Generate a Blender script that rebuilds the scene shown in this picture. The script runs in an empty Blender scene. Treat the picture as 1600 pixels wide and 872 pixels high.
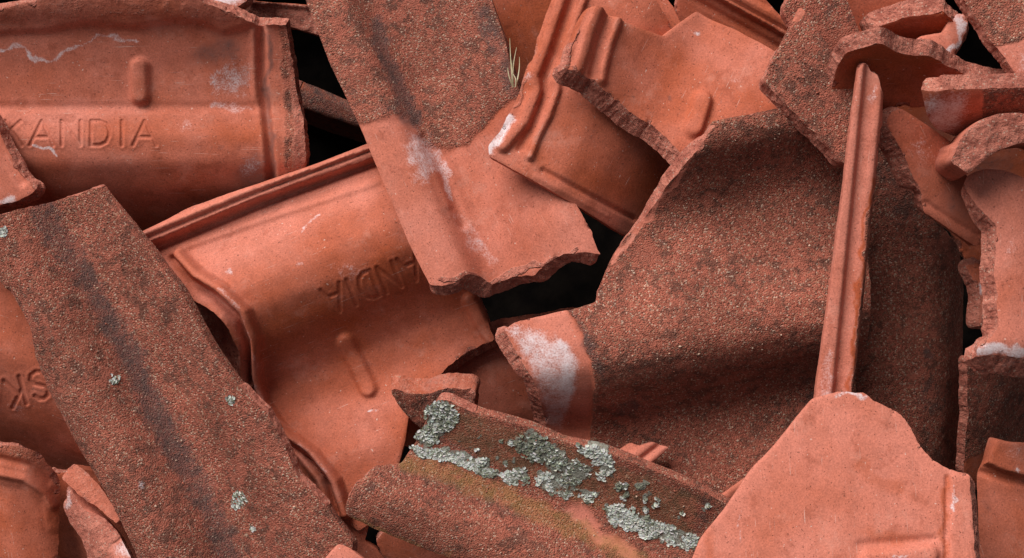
import bpy, math, random
import numpy as np
from mathutils import Vector, Matrix
from mathutils.geometry import delaunay_2d_cdt

# ------------------------------------------------------------------ camera, sky, sun, exposure
scene = bpy.context.scene
COL = scene.collection
S = 1.1 / 1600.0                     # metres per drawing unit (one unit = 0.69 mm)
LENS = 50.0
DIST = 1600.0 * LENS / 36.0          # camera distance from the heap in drawing units
PITCH = math.radians(47)             # the camera looks down at the slope of the heap
AX_R = np.array([1.0, 0.0, 0.0])
AX_U = np.array([0.0, math.sin(PITCH), math.cos(PITCH)])
AX_N = np.array([0.0, -math.cos(PITCH), math.sin(PITCH)])
BASE = np.array([0.0, 0.0, 0.75])    # middle of the heap slope in the world
FRAME = np.stack([AX_R, AX_U, AX_N], axis=1)

cam_data = bpy.data.cameras.new('camera')
cam_data.lens = LENS
cam_data.sensor_width = 36.0
cam_data.clip_start = 0.02
cam_data.clip_end = 200.0
cam = bpy.data.objects.new('camera', cam_data)
COL.objects.link(cam)
cam.matrix_world = Matrix.Translation(Vector(BASE + AX_N * DIST * S)) @ Matrix(FRAME.tolist()).to_4x4()
scene.camera = cam

SUN_DIR = FRAME @ np.array([-0.44, 0.74, 0.52])      # towards the sun: from above left
SUN_DIR = SUN_DIR / np.linalg.norm(SUN_DIR)
SUN_ELEV = math.asin(SUN_DIR[2])
SUN_AZ = math.atan2(SUN_DIR[0], SUN_DIR[1])

world = bpy.data.worlds.new('World')
scene.world = world
world.use_nodes = True
wt = world.node_tree
wt.nodes.clear()
w_out = wt.nodes.new('ShaderNodeOutputWorld')
w_bg = wt.nodes.new('ShaderNodeBackground')
w_sky = wt.nodes.new('ShaderNodeTexSky')
w_hsv = wt.nodes.new('ShaderNodeHueSaturation')      # overcast: the blue of the clear sky is washed out
w_sky.sky_type = 'NISHITA'
w_sky.sun_disc = False
w_sky.sun_elevation = SUN_ELEV
w_sky.sun_rotation = SUN_AZ
w_sky.dust_density = 1.0
w_sky.air_density = 1.0
w_hsv.inputs['Saturation'].default_value = 0.30
w_bg.inputs['Strength'].default_value = 0.05
wt.links.new(w_sky.outputs[0], w_hsv.inputs['Color'])
wt.links.new(w_hsv.outputs[0], w_bg.inputs['Color'])
wt.links.new(w_bg.outputs[0], w_out.inputs['Surface'])

sun_data = bpy.data.lights.new('sun', 'SUN')
sun_data.energy = 5.0
sun_data.angle = math.radians(46)
sun_data.color = (1.0, 0.975, 0.95)
sun = bpy.data.objects.new('sun', sun_data)
COL.objects.link(sun)
sun.rotation_euler = Vector(SUN_DIR).to_track_quat('Z', 'Y').to_euler()

scene.view_settings.view_transform = 'Standard'
scene.view_settings.look = 'None'
scene.view_settings.exposure = 0.0
scene.view_settings.gamma = 1.0
scene.render.engine = 'CYCLES'
scene.cycles.max_bounces = 4
scene.cycles.diffuse_bounces = 2

# ------------------------------------------------------------------ small maths helpers
def hash3(ix, iy, iz, seed):
    n = (ix.astype(np.int64) * 374761393 + iy.astype(np.int64) * 668265263
         + iz.astype(np.int64) * 2147483647 + int(seed) * 974634777) & 0xFFFFFFFF
    n = ((n ^ (n >> 13)) * 1274126177) & 0xFFFFFFFF
    n = ((n ^ (n >> 16)) * 2246822519) & 0xFFFFFFFF
    n = n ^ (n >> 15)
    return (n & 0xFFFFFF) / float(0xFFFFFF)

def vnoise(x, y, z=None, seed=0):
    x = np.asarray(x, float); y = np.asarray(y, float)
    z = np.zeros_like(x) if z is None else np.asarray(z, float)
    ix, iy, iz = np.floor(x), np.floor(y), np.floor(z)
    fx, fy, fz = x - ix, y - iy, z - iz
    fx, fy, fz = [f * f * (3 - 2 * f) for f in (fx, fy, fz)]
    r = 0
    for dx in (0, 1):
        for dy in (0, 1):
            for dz in (0, 1):
                w = (fx if dx else 1 - fx) * (fy if dy else 1 - fy) * (fz if dz else 1 - fz)
                r = r + w * hash3(ix + dx, iy + dy, iz + dz, seed)
    return r * 2 - 1

def fbm(x, y, z=None, seed=0, octaves=4, gain=0.5):
    r, a, f = 0, 1.0, 1.0
    x = np.asarray(x, float); y = np.asarray(y, float)
    for o in range(octaves):
        r = r + a * vnoise(x * f, y * f, None if z is None else z * f, seed + o * 17)
        a *= gain; f *= 2.03
    return r

def sstep(e0, e1, x):
    t = np.clip((x - e0) / (e1 - e0), 0, 1)
    return t * t * (3 - 2 * t)

def seg_dist(px, py, pts, closed=False):
    d = np.full(px.shape, 1e9)
    n = len(pts)
    for i in range(n if closed else n - 1):
        ax, ay = pts[i][0], pts[i][1]
        bx, by = pts[(i + 1) % n][0], pts[(i + 1) % n][1]
        vx, vy = bx - ax, by - ay
        t = np.clip(((px - ax) * vx + (py - ay) * vy) / (vx * vx + vy * vy + 1e-9), 0, 1)
        d = np.minimum(d, np.hypot(px - ax - t * vx, py - ay - t * vy))
    return d

def in_poly(px, py, pts):
    r = np.zeros(px.shape, bool)
    n = len(pts)
    for i in range(n):
        ax, ay = pts[i][0], pts[i][1]
        bx, by = pts[(i + 1) % n][0], pts[(i + 1) % n][1]
        if ay == by:
            continue
        c = ((ay > py) != (by > py)) & (px < (bx - ax) * (py - ay) / (by - ay) + ax)
        r ^= c
    return r

def signed(px, py, poly):
    d = seg_dist(px, py, poly, True)
    return np.where(in_poly(px, py, poly), d, -d)      # positive inside

class Profile:
    """cross-section of a tile: control points (distance across, height), smoothed"""
    def __init__(self, pts, sigma=11.0):
        pts = sorted(pts)
        if len(pts) == 1:
            pts = [(-10, pts[0][1]), (10, pts[0][1])]
        xs = [p[0] for p in pts]; hs = [p[1] for p in pts]
        s0 = (hs[1] - hs[0]) / (xs[1] - xs[0]); s1 = (hs[-1] - hs[-2]) / (xs[-1] - xs[-2])
        xs = [xs[0] - 300] + xs + [xs[-1] + 300]
        hs = [hs[0] - 300 * s0] + hs + [hs[-1] + 300 * s1]
        self.x = np.arange(xs[0], xs[-1], 1.0)
        y = np.interp(self.x, xs, hs)
        k = np.exp(-0.5 * (np.arange(-45, 46) / sigma) ** 2); k /= k.sum()
        yp = np.concatenate([y[0] + (y[1] - y[0]) * np.arange(-45, 0), y, y[-1] + (y[-1] - y[-2]) * np.arange(1, 46)])
        self.y = np.convolve(yp, k, 'valid')
    def __call__(self, b):
        return np.interp(b, self.x, self.y)

# ------------------------------------------------------------------ materials
def new_mat(name):
    m = bpy.data.materials.new(name)
    m.use_nodes = True
    nt = m.node_tree
    nt.nodes.clear()
    return m, nt

class NB:
    """terse node builder"""
    def __init__(self, nt):
        self.nt = nt
    def node(self, t, **kw):
        n = self.nt.nodes.new(t)
        for k, v in kw.items():
            setattr(n, k, v)
        return n
    def put(self, sock, v):
        if hasattr(v, 'is_linked') or hasattr(v, 'links'):
            self.nt.links.new(v, sock)
        elif isinstance(v, tuple) and len(v) == 3 and sock.type == 'RGBA':
            sock.default_value = (*v, 1)
        else:
            sock.default_value = v
    def math(self, op, a, b=0.0, c=None, clamp=False):
        n = self.node('ShaderNodeMath', operation=op, use_clamp=clamp)
        self.put(n.inputs[0], a); self.put(n.inputs[1], b)
        if c is not None: self.put(n.inputs[2], c)
        return n.outputs[0]
    def mix(self, f, a, b, blend='MIX'):
        n = self.node('ShaderNodeMix', data_type='RGBA', blend_type=blend)
        self.put(n.inputs[0], f); self.put(n.inputs[6], a); self.put(n.inputs[7], b)
        return n.outputs[2]
    def noise(self, vec, scale, detail=4.0, rough=0.55):
        n = self.node('ShaderNodeTexNoise')
        self.put(n.inputs['Vector'], vec); n.inputs['Scale'].default_value = scale
        n.inputs['Detail'].default_value = detail; n.inputs['Roughness'].default_value = rough
        return n.outputs['Fac']
    def voro(self, vec, scale, feature='F1', rand=1.0):
        n = self.node('ShaderNodeTexVoronoi', feature=feature)
        self.put(n.inputs['Vector'], vec); n.inputs['Scale'].default_value = scale
        n.inputs['Randomness'].default_value = rand
        return n
    def ramp(self, f, stops, interp='LINEAR'):
        n = self.node('ShaderNodeValToRGB')
        n.color_ramp.interpolation = interp
        e = n.color_ramp.elements
        while len(e) < len(stops): e.new(0.5)
        for el, (p, c) in zip(e, stops):
            el.position = p
            el.color = (*c, 1) if isinstance(c, tuple) else (c, c, c, 1)
        self.put(n.inputs[0], f)
        return n.outputs[0]
    def smooth(self, x, e0, e1):
        n = self.node('ShaderNodeMapRange', interpolation_type='SMOOTHSTEP')
        self.put(n.inputs[0], x); n.inputs[1].default_value = e0; n.inputs[2].default_value = e1
        return n.outputs[0]

def clay_material():
    m, nt = new_mat('weathered_clay')
    B = NB(nt)
    out = B.node('ShaderNodeOutputMaterial')
    bs = B.node('ShaderNodeBsdfPrincipled')
    tc = B.node('ShaderNodeTexCoord')
    oi = B.node('ShaderNodeAttribute', attribute_name='seed')
    mp = B.node('ShaderNodeVectorMath', operation='SCALE')
    B.put(mp.inputs[0], tc.outputs['Object']); mp.inputs['Scale'].default_value = 1.0 / S
    ad = B.node('ShaderNodeVectorMath', operation='ADD')
    B.put(ad.inputs[0], mp.outputs[0]); B.put(ad.inputs[1], oi.outputs['Vector'])
    v = ad.outputs[0]
    a1 = B.node('ShaderNodeAttribute', attribute_name='wear_shading_a')
    a2 = B.node('ShaderNodeAttribute', attribute_name='wear_shading_b')
    s1 = B.node('ShaderNodeSeparateColor'); B.put(s1.inputs[0], a1.outputs['Color'])
    s2 = B.node('ShaderNodeSeparateColor'); B.put(s2.inputs[0], a2.outputs['Color'])
    grit, white, dark = s1.outputs[0], s1.outputs[1], s1.outputs[2]
    ochre, broken, tone = s2.outputs[0], s2.outputs[1], s2.outputs[2]
    nbig = B.noise(v, 0.011, 3.0)
    nmid = B.noise(v, 0.05, 6.0, 0.70)
    nfine = B.noise(v, 0.42, 3.0, 0.6)
    npatch = B.noise(v, 0.026, 6.0, 0.74)
    nclump = B.noise(v, 0.05, 7.0, 0.78)
    nblot = B.noise(v, 0.018, 4.0, 0.7)
    # smooth fired clay
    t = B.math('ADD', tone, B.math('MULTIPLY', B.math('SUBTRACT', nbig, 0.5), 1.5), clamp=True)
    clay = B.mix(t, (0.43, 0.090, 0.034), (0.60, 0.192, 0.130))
    clay = B.mix(B.math('MULTIPLY', B.smooth(npatch, 0.53, 0.66), 0.40), clay, (0.29, 0.062, 0.030))
    clay = B.mix(1.0, clay, B.ramp(nmid, [(0.25, 0.82), (0.75, 1.12)]), 'MULTIPLY')
    clay = B.mix(1.0, clay, B.ramp(nfine, [(0.25, 0.72), (0.75, 1.20)]), 'MULTIPLY')
    fleck = B.noise(v, 0.19, 2.0)
    clay = B.mix(B.math('MULTIPLY', B.smooth(fleck, 0.70, 0.76), 0.55), clay, (0.74, 0.56, 0.47))
    clay = B.mix(B.math('MULTIPLY', B.smooth(B.noise(v, 0.33, 3.0), 0.66, 0.72), 0.6), clay, (0.17, 0.05, 0.035))
    clay = B.mix(B.math('MULTIPLY', B.smooth(nclump, 0.60, 0.66), 0.40), clay, (0.20, 0.058, 0.036))
    # pale rubbed haze, fine scratches and lime flecks
    clay = B.mix(B.math('MULTIPLY', B.smooth(B.noise(v, 0.016, 6.0, 0.72), 0.54, 0.72), 0.34), clay, (0.66, 0.30, 0.225))
    for (sx, sy, rot) in ((0.012, 0.55, 0.6), (0.02, 0.5, -0.9), (0.015, 0.6, 2.2)):
        mpn = B.node('ShaderNodeMapping')
        B.put(mpn.inputs['Vector'], v)
        mpn.inputs['Rotation'].default_value = (0, 0, rot)
        mpn.inputs['Scale'].default_value = (sx, sy, 0.02)
        sc_ = B.math('MULTIPLY', B.smooth(B.noise(mpn.outputs[0], 1.0, 1.0), 0.73, 0.77), B.smooth(npatch, 0.47, 0.6))
        clay = B.mix(B.math('MULTIPLY', sc_, 0.5), clay, (0.72, 0.46, 0.38))
    # sanded, weathered outside
    vo = B.voro(v, 0.50)
    vs = B.node('ShaderNodeSeparateColor'); B.put(vs.inputs[0], vo.outputs['Color'])
    gcol = B.ramp(vs.outputs[0], [(0.0, (0.13, 0.042, 0.028)), (0.25, (0.25, 0.068, 0.042)), (0.50, (0.43, 0.112, 0.072)),
                                  (0.75, (0.50, 0.150, 0.100)), (0.84, (0.24, 0.105, 0.064)), (0.94, (0.44, 0.22, 0.13)), (0.99, (0.58, 0.42, 0.30))])
    gcol = B.mix(B.ramp(tone, [(0.0, 0.0), (1.0, 0.62)]), gcol, (0.42, 0.130, 0.080))
    gcol = B.mix(1.0, gcol, B.ramp(nmid, [(0.3, 0.60), (0.7, 1.35)]), 'MULTIPLY')
    dsp = B.math('MULTIPLY', B.smooth(B.math('ADD', nclump, B.math('MULTIPLY', B.math('SUBTRACT', nblot, 0.5), 0.7)), 0.475, 0.61), 0.84)
    gcol = B.mix(dsp, gcol, B.mix(nfine, (0.040, 0.020, 0.016), (0.130, 0.062, 0.043)))
    gcol = B.mix(B.math('MULTIPLY', B.smooth(vs.outputs[2], 0.945, 0.97), 0.8), gcol, (0.60, 0.43, 0.32))
    gcol = B.mix(0.22, gcol, (0.30, 0.095, 0.062))
    gcol = B.mix(1.0, gcol, B.ramp(nbig, [(0.3, 0.78), (0.7, 1.2)]), 'MULTIPLY')
    bald = B.math('MULTIPLY', B.smooth(B.math('SUBTRACT', nblot, B.math('MULTIPLY', B.math('SUBTRACT', nclump, 0.5), 0.8)), 0.54, 0.64), 0.6)
    gcol = B.mix(bald, gcol, B.mix(nfine, (0.36, 0.090, 0.055), (0.55, 0.170, 0.110)))
    gm = B.smooth(B.math('ADD', grit, B.math('MULTIPLY', B.math('SUBTRACT', nmid, 0.5), 0.7)), 0.3, 0.72)
    col = B.mix(gm, clay, gcol)
    # broken section
    bcol = B.mix(B.smooth(nmid, 0.35, 0.65), (0.37, 0.105, 0.070), (0.60, 0.210, 0.145))
    bcol = B.mix(B.math('MULTIPLY', B.smooth(vs.outputs[1], 0.92, 0.97), 0.6), bcol, (0.58, 0.40, 0.30))
    bcol = B.mix(B.math('MULTIPLY', B.smooth(vs.outputs[2], 0.86, 0.95), 0.55), bcol, (0.13, 0.042, 0.032))
    bm = B.smooth(B.math('ADD', broken, B.math('MULTIPLY', B.math('SUBTRACT', nmid, 0.5), 0.4)), 0.35, 0.65)
    col = B.mix(bm, col, bcol)
    # stains
    nrag = B.math('ADD', B.math('MULTIPLY', nclump, 0.65), B.math('MULTIPLY', nfine, 0.35))
    def stain(c, mask, colour, lo, hi, mx, nz=nmid, amp=0.9):
        f = B.math('MULTIPLY', B.smooth(B.math('ADD', mask, B.math('MULTIPLY', B.math('SUBTRACT', nz, 0.5), amp)), lo, hi), mx)
        return B.mix(f, c, colour)
    col = stain(col, ochre, B.mix(nfine, (0.22, 0.110, 0.030), (0.46, 0.240, 0.085)), 0.2, 1.0, 0.8)
    col = stain(col, dark, B.mix(nfine, (0.050, 0.036, 0.036), (0.17, 0.10, 0.09)), 0.2, 1.05, 0.74, nrag, 2.0)  # dirt, and the shade painted through the dark mask
    col = stain(col, white, B.mix(nfine, (0.56, 0.41, 0.40), (0.82, 0.74, 0.75)), 0.22, 0.95, 0.88, nrag, 2.2)
    lich = a1.outputs['Alpha']
    lf = B.smooth(B.math('ADD', lich, B.math('MULTIPLY', B.math('SUBTRACT', B.noise(v, 0.09, 6.0, 0.7), 0.5), 1.1)), 0.42, 0.58)
    lcol = B.mix(B.noise(v, 0.3, 4.0, 0.7), (0.15, 0.15, 0.11), (0.52, 0.52, 0.44))
    col = B.mix(B.math('MULTIPLY', lf, 0.92), col, lcol)
    B.put(bs.inputs['Base Color'], col)
    B.put(bs.inputs['Roughness'], B.mix(gm, (0.75, 0.75, 0.75), (0.92, 0.92, 0.92)))
    bs.inputs['Specular IOR Level'].default_value = 0.22
    # relief: grains on the sanded side, torn clay in the breaks, faint pitting on the smooth side
    vd = B.math('SUBTRACT', 0.6, vo.outputs['Distance'])
    gh = B.math('MULTIPLY', gm, B.math('ADD', B.math('MULTIPLY', vd, B.math('ADD', 0.35, vs.outputs[1])), B.math('MULTIPLY', nfine, 0.9)))
    bh = B.math('MULTIPLY', bm, B.math('MULTIPLY', B.noise(v, 0.16, 6.0, 0.7), 5.0))
    sh = B.math('SUBTRACT', B.math('ADD', B.math('MULTIPLY', nfine, 0.30), B.math('MULTIPLY', nmid, 0.7)), B.math('MULTIPLY', B.smooth(B.noise(v, 0.33, 3.0), 0.66, 0.72), 0.8))
    h = B.math('ADD', B.math('ADD', B.math('MULTIPLY', gh, 1.9), bh), B.math('ADD', sh, B.math('MULTIPLY', lf, B.math('MULTIPLY', B.noise(v, 0.3, 4.0, 0.7), 4.0))))
    bp = B.node('ShaderNodeBump')
    bp.inputs['Strength'].default_value = 0.9
    bp.inputs['Distance'].default_value = S * 1.3
    B.put(bp.inputs['Height'], h)
    B.put(bs.inputs['Normal'], bp.outputs[0])
    B.put(out.inputs['Surface'], bs.outputs[0])
    return m

def simple_material(name, ca, cb, scale, rough=0.9, bump=0.5, bscale=None):
    m, nt = new_mat(name)
    B = NB(nt)
    out = B.node('ShaderNodeOutputMaterial')
    bs = B.node('ShaderNodeBsdfPrincipled')
    tc = B.node('ShaderNodeTexCoord')
    n = B.noise(tc.outputs['Object'], scale, 6.0, 0.65)
    B.put(bs.inputs['Base Color'], B.mix(B.smooth(n, 0.35, 0.65), ca, cb))
    bs.inputs['Roughness'].default_value = rough
    bs.inputs['Specular IOR Level'].default_value = 0.03
    bp = B.node('ShaderNodeBump')
    bp.inputs['Strength'].default_value = bump
    bp.inputs['Distance'].default_value = 0.002
    B.put(bp.inputs['Height'], B.noise(tc.outputs['Object'], bscale or scale * 2, 5.0))
    B.put(bs.inputs['Normal'], bp.outputs[0])
    B.put(out.inputs['Surface'], bs.outputs[0])
    return m

def lichen_material():
    m, nt = new_mat('lichen')
    B = NB(nt)
    out = B.node('ShaderNodeOutputMaterial')
    bs = B.node('ShaderNodeBsdfPrincipled')
    at = B.node('ShaderNodeAttribute', attribute_name='flake')
    tc = B.node('ShaderNodeTexCoord')
    n = B.noise(tc.outputs['Object'], 900.0, 3.0)
    c = B.mix(1.0, at.outputs['Color'], B.ramp(n, [(0.25, 0.7), (0.75, 1.2)]), 'MULTIPLY')
    B.put(bs.inputs['Base Color'], c)
    bs.inputs['Roughness'].default_value = 0.95
    bs.inputs['Specular IOR Level'].default_value = 0.1
    B.put(out.inputs['Surface'], bs.outputs[0])
    return m

CLAY = clay_material()
SHADE_SOIL = simple_material('shade_black_soil', (0.003, 0.0022, 0.002), (0.007, 0.005, 0.004), 30.0)  # near-black: deep shade of the gaps put into the soil colour
BLOCKER = simple_material('blocker_earth', (0.030, 0.019, 0.013), (0.095, 0.052, 0.034), 22.0, 0.95, 1.0, 160.0)  # for the added, unseen ground rise that keeps side light out
STRAW = simple_material('dry_straw', (0.42, 0.35, 0.20), (0.62, 0.54, 0.36), 120.0, 0.7, 0.1)
LICHEN = lichen_material()

# ------------------------------------------------------------------ shard builder
def link(name, me, parent=None):
    o = bpy.data.objects.new(name, me)
    COL.objects.link(o)
    if parent is not None:
        o.parent = parent
    return o

def mesh_part(name, co, faces, normals, attrs, parent, material, smooth=True):
    """co in drawing units in the thing's own frame; faces are triangles"""
    faces = np.asarray(faces, np.int64)
    used = np.unique(faces)
    remap = np.full(len(co), -1, np.int64); remap[used] = np.arange(len(used))
    f = remap[faces]
    c = co[used] * S
    me = bpy.data.meshes.new(name)
    me.vertices.add(len(c)); me.vertices.foreach_set('co', c.ravel().astype(np.float32))
    me.loops.add(f.size); me.loops.foreach_set('vertex_index', f.ravel().astype(np.int32))
    me.polygons.add(len(f))
    me.polygons.foreach_set('loop_start', np.arange(0, f.size, 3, dtype=np.int32))
    me.polygons.foreach_set('loop_total', np.full(len(f), 3, np.int32))
    me.update(calc_edges=True)
    me.polygons.foreach_set('use_smooth', np.full(len(f), smooth, bool))
    for k, val in attrs.items():
        at = me.attributes.new(k, 'FLOAT_COLOR' if val.shape[1] == 4 else 'FLOAT_VECTOR', 'POINT')
        at.data.foreach_set('color' if val.shape[1] == 4 else 'vector', val[used].ravel().astype(np.float32))
    if normals is not None:
        me.normals_split_custom_set_from_vertices(normals[used].tolist())
    me.materials.append(material)
    return link(name, me, parent)

def vert_normals(co, faces):
    n = np.zeros_like(co)
    fn = np.cross(co[faces[:, 1]] - co[faces[:, 0]], co[faces[:, 2]] - co[faces[:, 0]])
    for k in range(3):
        np.add.at(n, faces[:, k], fn)
    return n / (np.linalg.norm(n, axis=1, keepdims=True) + 1e-12)

LETTERS = {   # strokes on a 0..1 by 0..1 cell
    'S': [[(.86, .82), (.7, .96), (.45, 1), (.2, .92), (.12, .74), (.25, .58), (.5, .5), (.76, .4), (.88, .24), (.78, .07), (.5, 0), (.25, .05), (.1, .2)]],
    'K': [[(.12, 0), (.12, 1)], [(.85, 1), (.14, .45)], [(.38, .62), (.9, 0)]],
    'A': [[(.0, 0), (.5, 1), (1.0, 0)], [(.2, .34), (.8, .34)]],
    'N': [[(.1, 0), (.1, 1), (.9, 0), (.9, 1)]],
    'D': [[(.1, 0), (.1, 1), (.5, 1), (.78, .88), (.92, .62), (.92, .38), (.78, .12), (.5, 0), (.1, 0)]],
    'I': [[(.5, 0), (.5, 1)]],
}
LWID = {'I': 0.42, 'N': 1.0, 'K': 0.9, 'S': 0.85, 'A': 1.0, 'D': 0.95}

def text_strokes(txt, origin, ang, height, aspect, gap, depth=1.0):
    """strokes of each letter in picture coordinates (x right, y down)"""
    ca, sa = math.cos(math.radians(ang)), math.sin(math.radians(ang))
    res = []; cur = 0.0
    for ch in txt:
        w = height * aspect * LWID[ch]
        st = []
        for stroke in LETTERS[ch]:
            pts = []
            for (u, v) in stroke:
                lx = cur + u * w if ch != 'I' else cur + w * 0.5
                ly = v * height
                pts.append((origin[0] + lx * ca - ly * sa, origin[1] - (lx * sa + ly * ca)))
            st.append(pts)
        res.append((ch, st))
        cur += w + gap
    return res

COUNT = [0]

def shard(name, label, ref, W, g, ax, prof, out, th=20.0, grit=0.0, tone=0.5, face_broken=0.0, rim_broken=1.0,
          feats=(), stains_shading=(), text=None, grid=3.2, flare=0.85, jag=1.0, group='broken roof tiles in the heap',
          category='roof tile', extra=None, sigma=11.0, sweep=(0.0, 0.0), edge_name='broken_edge', fine=(), amp=1.0):
    """One piece of tile. ref: picture point of its own origin, W: height of that point towards the viewer,
    g: slope of its mean plane, ax: direction of its length, prof: its cross-section, out: its outline.
    The outline is laid on the curved surface, the sheet is then given its thickness."""
    COUNT[0] += 1
    seed = COUNT[0] * 101
    P = Profile([(p_[0], p_[1] * amp) for p_ in prof], sigma)
    camp = np.array([0, 0, DIST])
    k = (DIST - W) / DIST
    org = np.array([(ref[0] - 800) * k, (436 - ref[1]) * k, W])
    n = np.array([-g[0], -g[1], 1.0]); n /= np.linalg.norm(n)
    d = np.array([math.cos(math.radians(ax)), math.sin(math.radians(ax)), 0])
    ea = d - n * d.dot(n); ea /= np.linalg.norm(ea)
    eb = np.cross(n, ea)
    M = np.stack([ea, eb, n], axis=1)           # local -> heap frame
    cl = M.T @ (camp - org)

    def base_h(a, b):
        h = P(b)
        if extra is not None:
            h = h + extra(a, b)
        return h

    def to_local(px, py):
        px = np.asarray(px, float); py = np.asarray(py, float)
        dirs = np.stack([px - 800, 436 - py, np.full(px.shape, -DIST)], axis=1) @ M
        def at(z):
            t = (z - cl[2]) / dirs[:, 2]
            a = cl[0] + dirs[:, 0] * t; b = cl[1] + dirs[:, 1] * t
            return a, b, z - base_h(a, b)
        lo = np.full(px.shape, np.nan); hi = np.full(px.shape, np.nan)
        prev = np.full(px.shape, 140.0)
        best = np.full(px.shape, 1e9); bz = np.zeros(px.shape)
        for z in np.arange(138.0, -260.0, -4.0):
            zz = np.full(px.shape, z)
            f = at(zz)[2]
            hit = np.isnan(lo) & (f <= 0)
            lo[hit] = z; hi[hit] = prev[hit]
            m = np.abs(f) < best
            best[m] = np.abs(f)[m]; bz[m] = z
            prev[:] = z
        miss = np.isnan(lo)
        lo[miss] = bz[miss]; hi[miss] = bz[miss]
        for it in range(14):
            mid = 0.5 * (lo + hi)
            neg = at(mid)[2] <= 0
            lo = np.where(neg, mid, lo); hi = np.where(neg, hi, mid)
        a, b, _ = at(0.5 * (lo + hi))
        return a, b

    def to_px(co):
        q = co @ M.T + org
        f = DIST / (DIST - q[:, 2])
        return 800 + q[:, 0] * f, 436 - q[:, 1] * f

    # outline on the surface
    opx = np.array([(p[0], p[1]) for p in out], float)
    typ = [p[2] if len(p) > 2 else 'b' for p in out]
    oa, ob = to_local(opx[:, 0], opx[:, 1])
    area = 0.5 * np.sum(oa * np.roll(ob, -1) - np.roll(oa, -1) * ob)
    if area < 0:
        oa, ob = oa[::-1], ob[::-1]
        typ = [typ[(len(typ) - 2 - i) % len(typ)] for i in range(len(typ))]
    ba, bb, bt = [], [], []
    for i in range(len(oa)):
        j = (i + 1) % len(oa)
        L = math.hypot(oa[j] - oa[i], ob[j] - ob[i])
        m = max(1, int(round(L / 3.0)))
        for q in range(m):
            ba.append(oa[i] + (oa[j] - oa[i]) * q / m); bb.append(ob[i] + (ob[j] - ob[i]) * q / m); bt.append(typ[i])
    ba, bb = np.array(ba), np.array(bb)
    for _ in range(2):
        ba = 0.25 * np.roll(ba, 1) + 0.5 * ba + 0.25 * np.roll(ba, -1)
        bb = 0.25 * np.roll(bb, 1) + 0.5 * bb + 0.25 * np.roll(bb, -1)
    nb = len(ba)
    ta, tb = np.roll(ba, -1) - np.roll(ba, 1), np.roll(bb, -1) - np.roll(bb, 1)
    tl = np.hypot(ta, tb) + 1e-9
    na_, nb_ = tb / tl, -ta / tl                # outward
    brk = np.array([0.0 if t == 'c' else 1.0 for t in bt])
    flr = np.array([flare if t == 'v' else 1.3 if t == 'w' else (-0.15 if t == 'u' else (0.12 if t == 'b' else 0.0)) for t in bt])
    for _ in range(3):
        brk = 0.25 * np.roll(brk, 1) + 0.5 * brk + 0.25 * np.roll(brk, -1)
        flr = 0.25 * np.roll(flr, 1) + 0.5 * flr + 0.25 * np.roll(flr, -1)
    jit = (2.6 * vnoise(ba / 30, bb / 30, seed=seed) + 0.9 * vnoise(ba / 9, bb / 9, seed=seed + 1)
           + 0.7 * vnoise(ba / 3.6, bb / 3.6, seed=seed + 2)) * brk * jag
    jit += 0.5 * vnoise(ba / 30, bb / 30, seed=seed + 3) + 0.25 * vnoise(ba / 5, bb / 5, seed=seed + 4)
    ba = ba + na_ * jit; bb = bb + nb_ * jit

    # interior points
    rng = np.random.RandomState(seed)
    def pts_grid(sp, lo, hi):
        xs = np.arange(lo[0], hi[0], sp); ys = np.arange(lo[1], hi[1], sp * 0.87)
        gx, gy = np.meshgrid(xs, ys)
        gx = gx + (np.arange(len(ys)) % 2 * sp * 0.5)[:, None]
        gx = gx + rng.uniform(-.12, .12, gx.shape) * sp; gy = gy + rng.uniform(-.12, .12, gy.shape) * sp
        return gx.ravel(), gy.ravel()
    poly = np.stack([ba, bb], axis=1)
    ia, ib = pts_grid(grid, poly.min(0), poly.max(0))
    fineboxes = list(fine)
    tstrokes = []
    if text:
        tstrokes = text_strokes(*text)
        allp = np.array([p for _, st in tstrokes for s_ in st for p in s_])
        fineboxes.append((allp[:, 0].min() - 12, allp[:, 1].min() - 12, allp[:, 0].max() + 12, allp[:, 1].max() + 12))
    for (x0, y0, x1, y1) in fineboxes:
        ca_, cb_ = to_local(np.array([x0, x1, x1, x0]), np.array([y0, y0, y1, y1]))
        q = list(zip(ca_, cb_))
        keep = ~in_poly(ia, ib, q)
        fa, fb = pts_grid(1.25, (ca_.min(), cb_.min()), (ca_.max(), cb_.max()))
        kf = in_poly(fa, fb, q)
        ia = np.concatenate([ia[keep], fa[kf]]); ib = np.concatenate([ib[keep], fb[kf]])
    keep = in_poly(ia, ib, poly)
    ia, ib = ia[keep], ib[keep]
    dd = seg_dist(ia, ib, poly, True)
    keep = dd > 1.3
    ia, ib = ia[keep], ib[keep]
    vin = [Vector((x, y)) for x, y in zip(np.concatenate([ba, ia]).tolist(), np.concatenate([bb, ib]).tolist())]
    r = delaunay_2d_cdt(vin, [], [list(range(nb))], 1, 1e-4)
    vo = np.array([(p.x, p.y) for p in r[0]])
    tri = np.array([f for f in r[2] if len(f) == 3], np.int64)
    orig = r[3]
    bidx = np.full(nb, -1, np.int64)
    for i, src in enumerate(orig):
        for sidx in src:
            if sidx < nb: bidx[sidx] = i
    for i in range(nb):
        if bidx[i] < 0: bidx[i] = bidx[i - 1]
    va, vb = vo[:, 0], vo[:, 1]
    e1 = vo[tri[:, 1]] - vo[tri[:, 0]]; e2 = vo[tri[:, 2]] - vo[tri[:, 0]]
    flip = (e1[:, 0] * e2[:, 1] - e1[:, 1] * e2[:, 0]) < 0
    tri[flip] = tri[flip][:, ::-1]
    NV = len(va)
    h = base_h(va, vb)
    px, py = to_px(np.stack([va, vb, h], axis=1))
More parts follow.
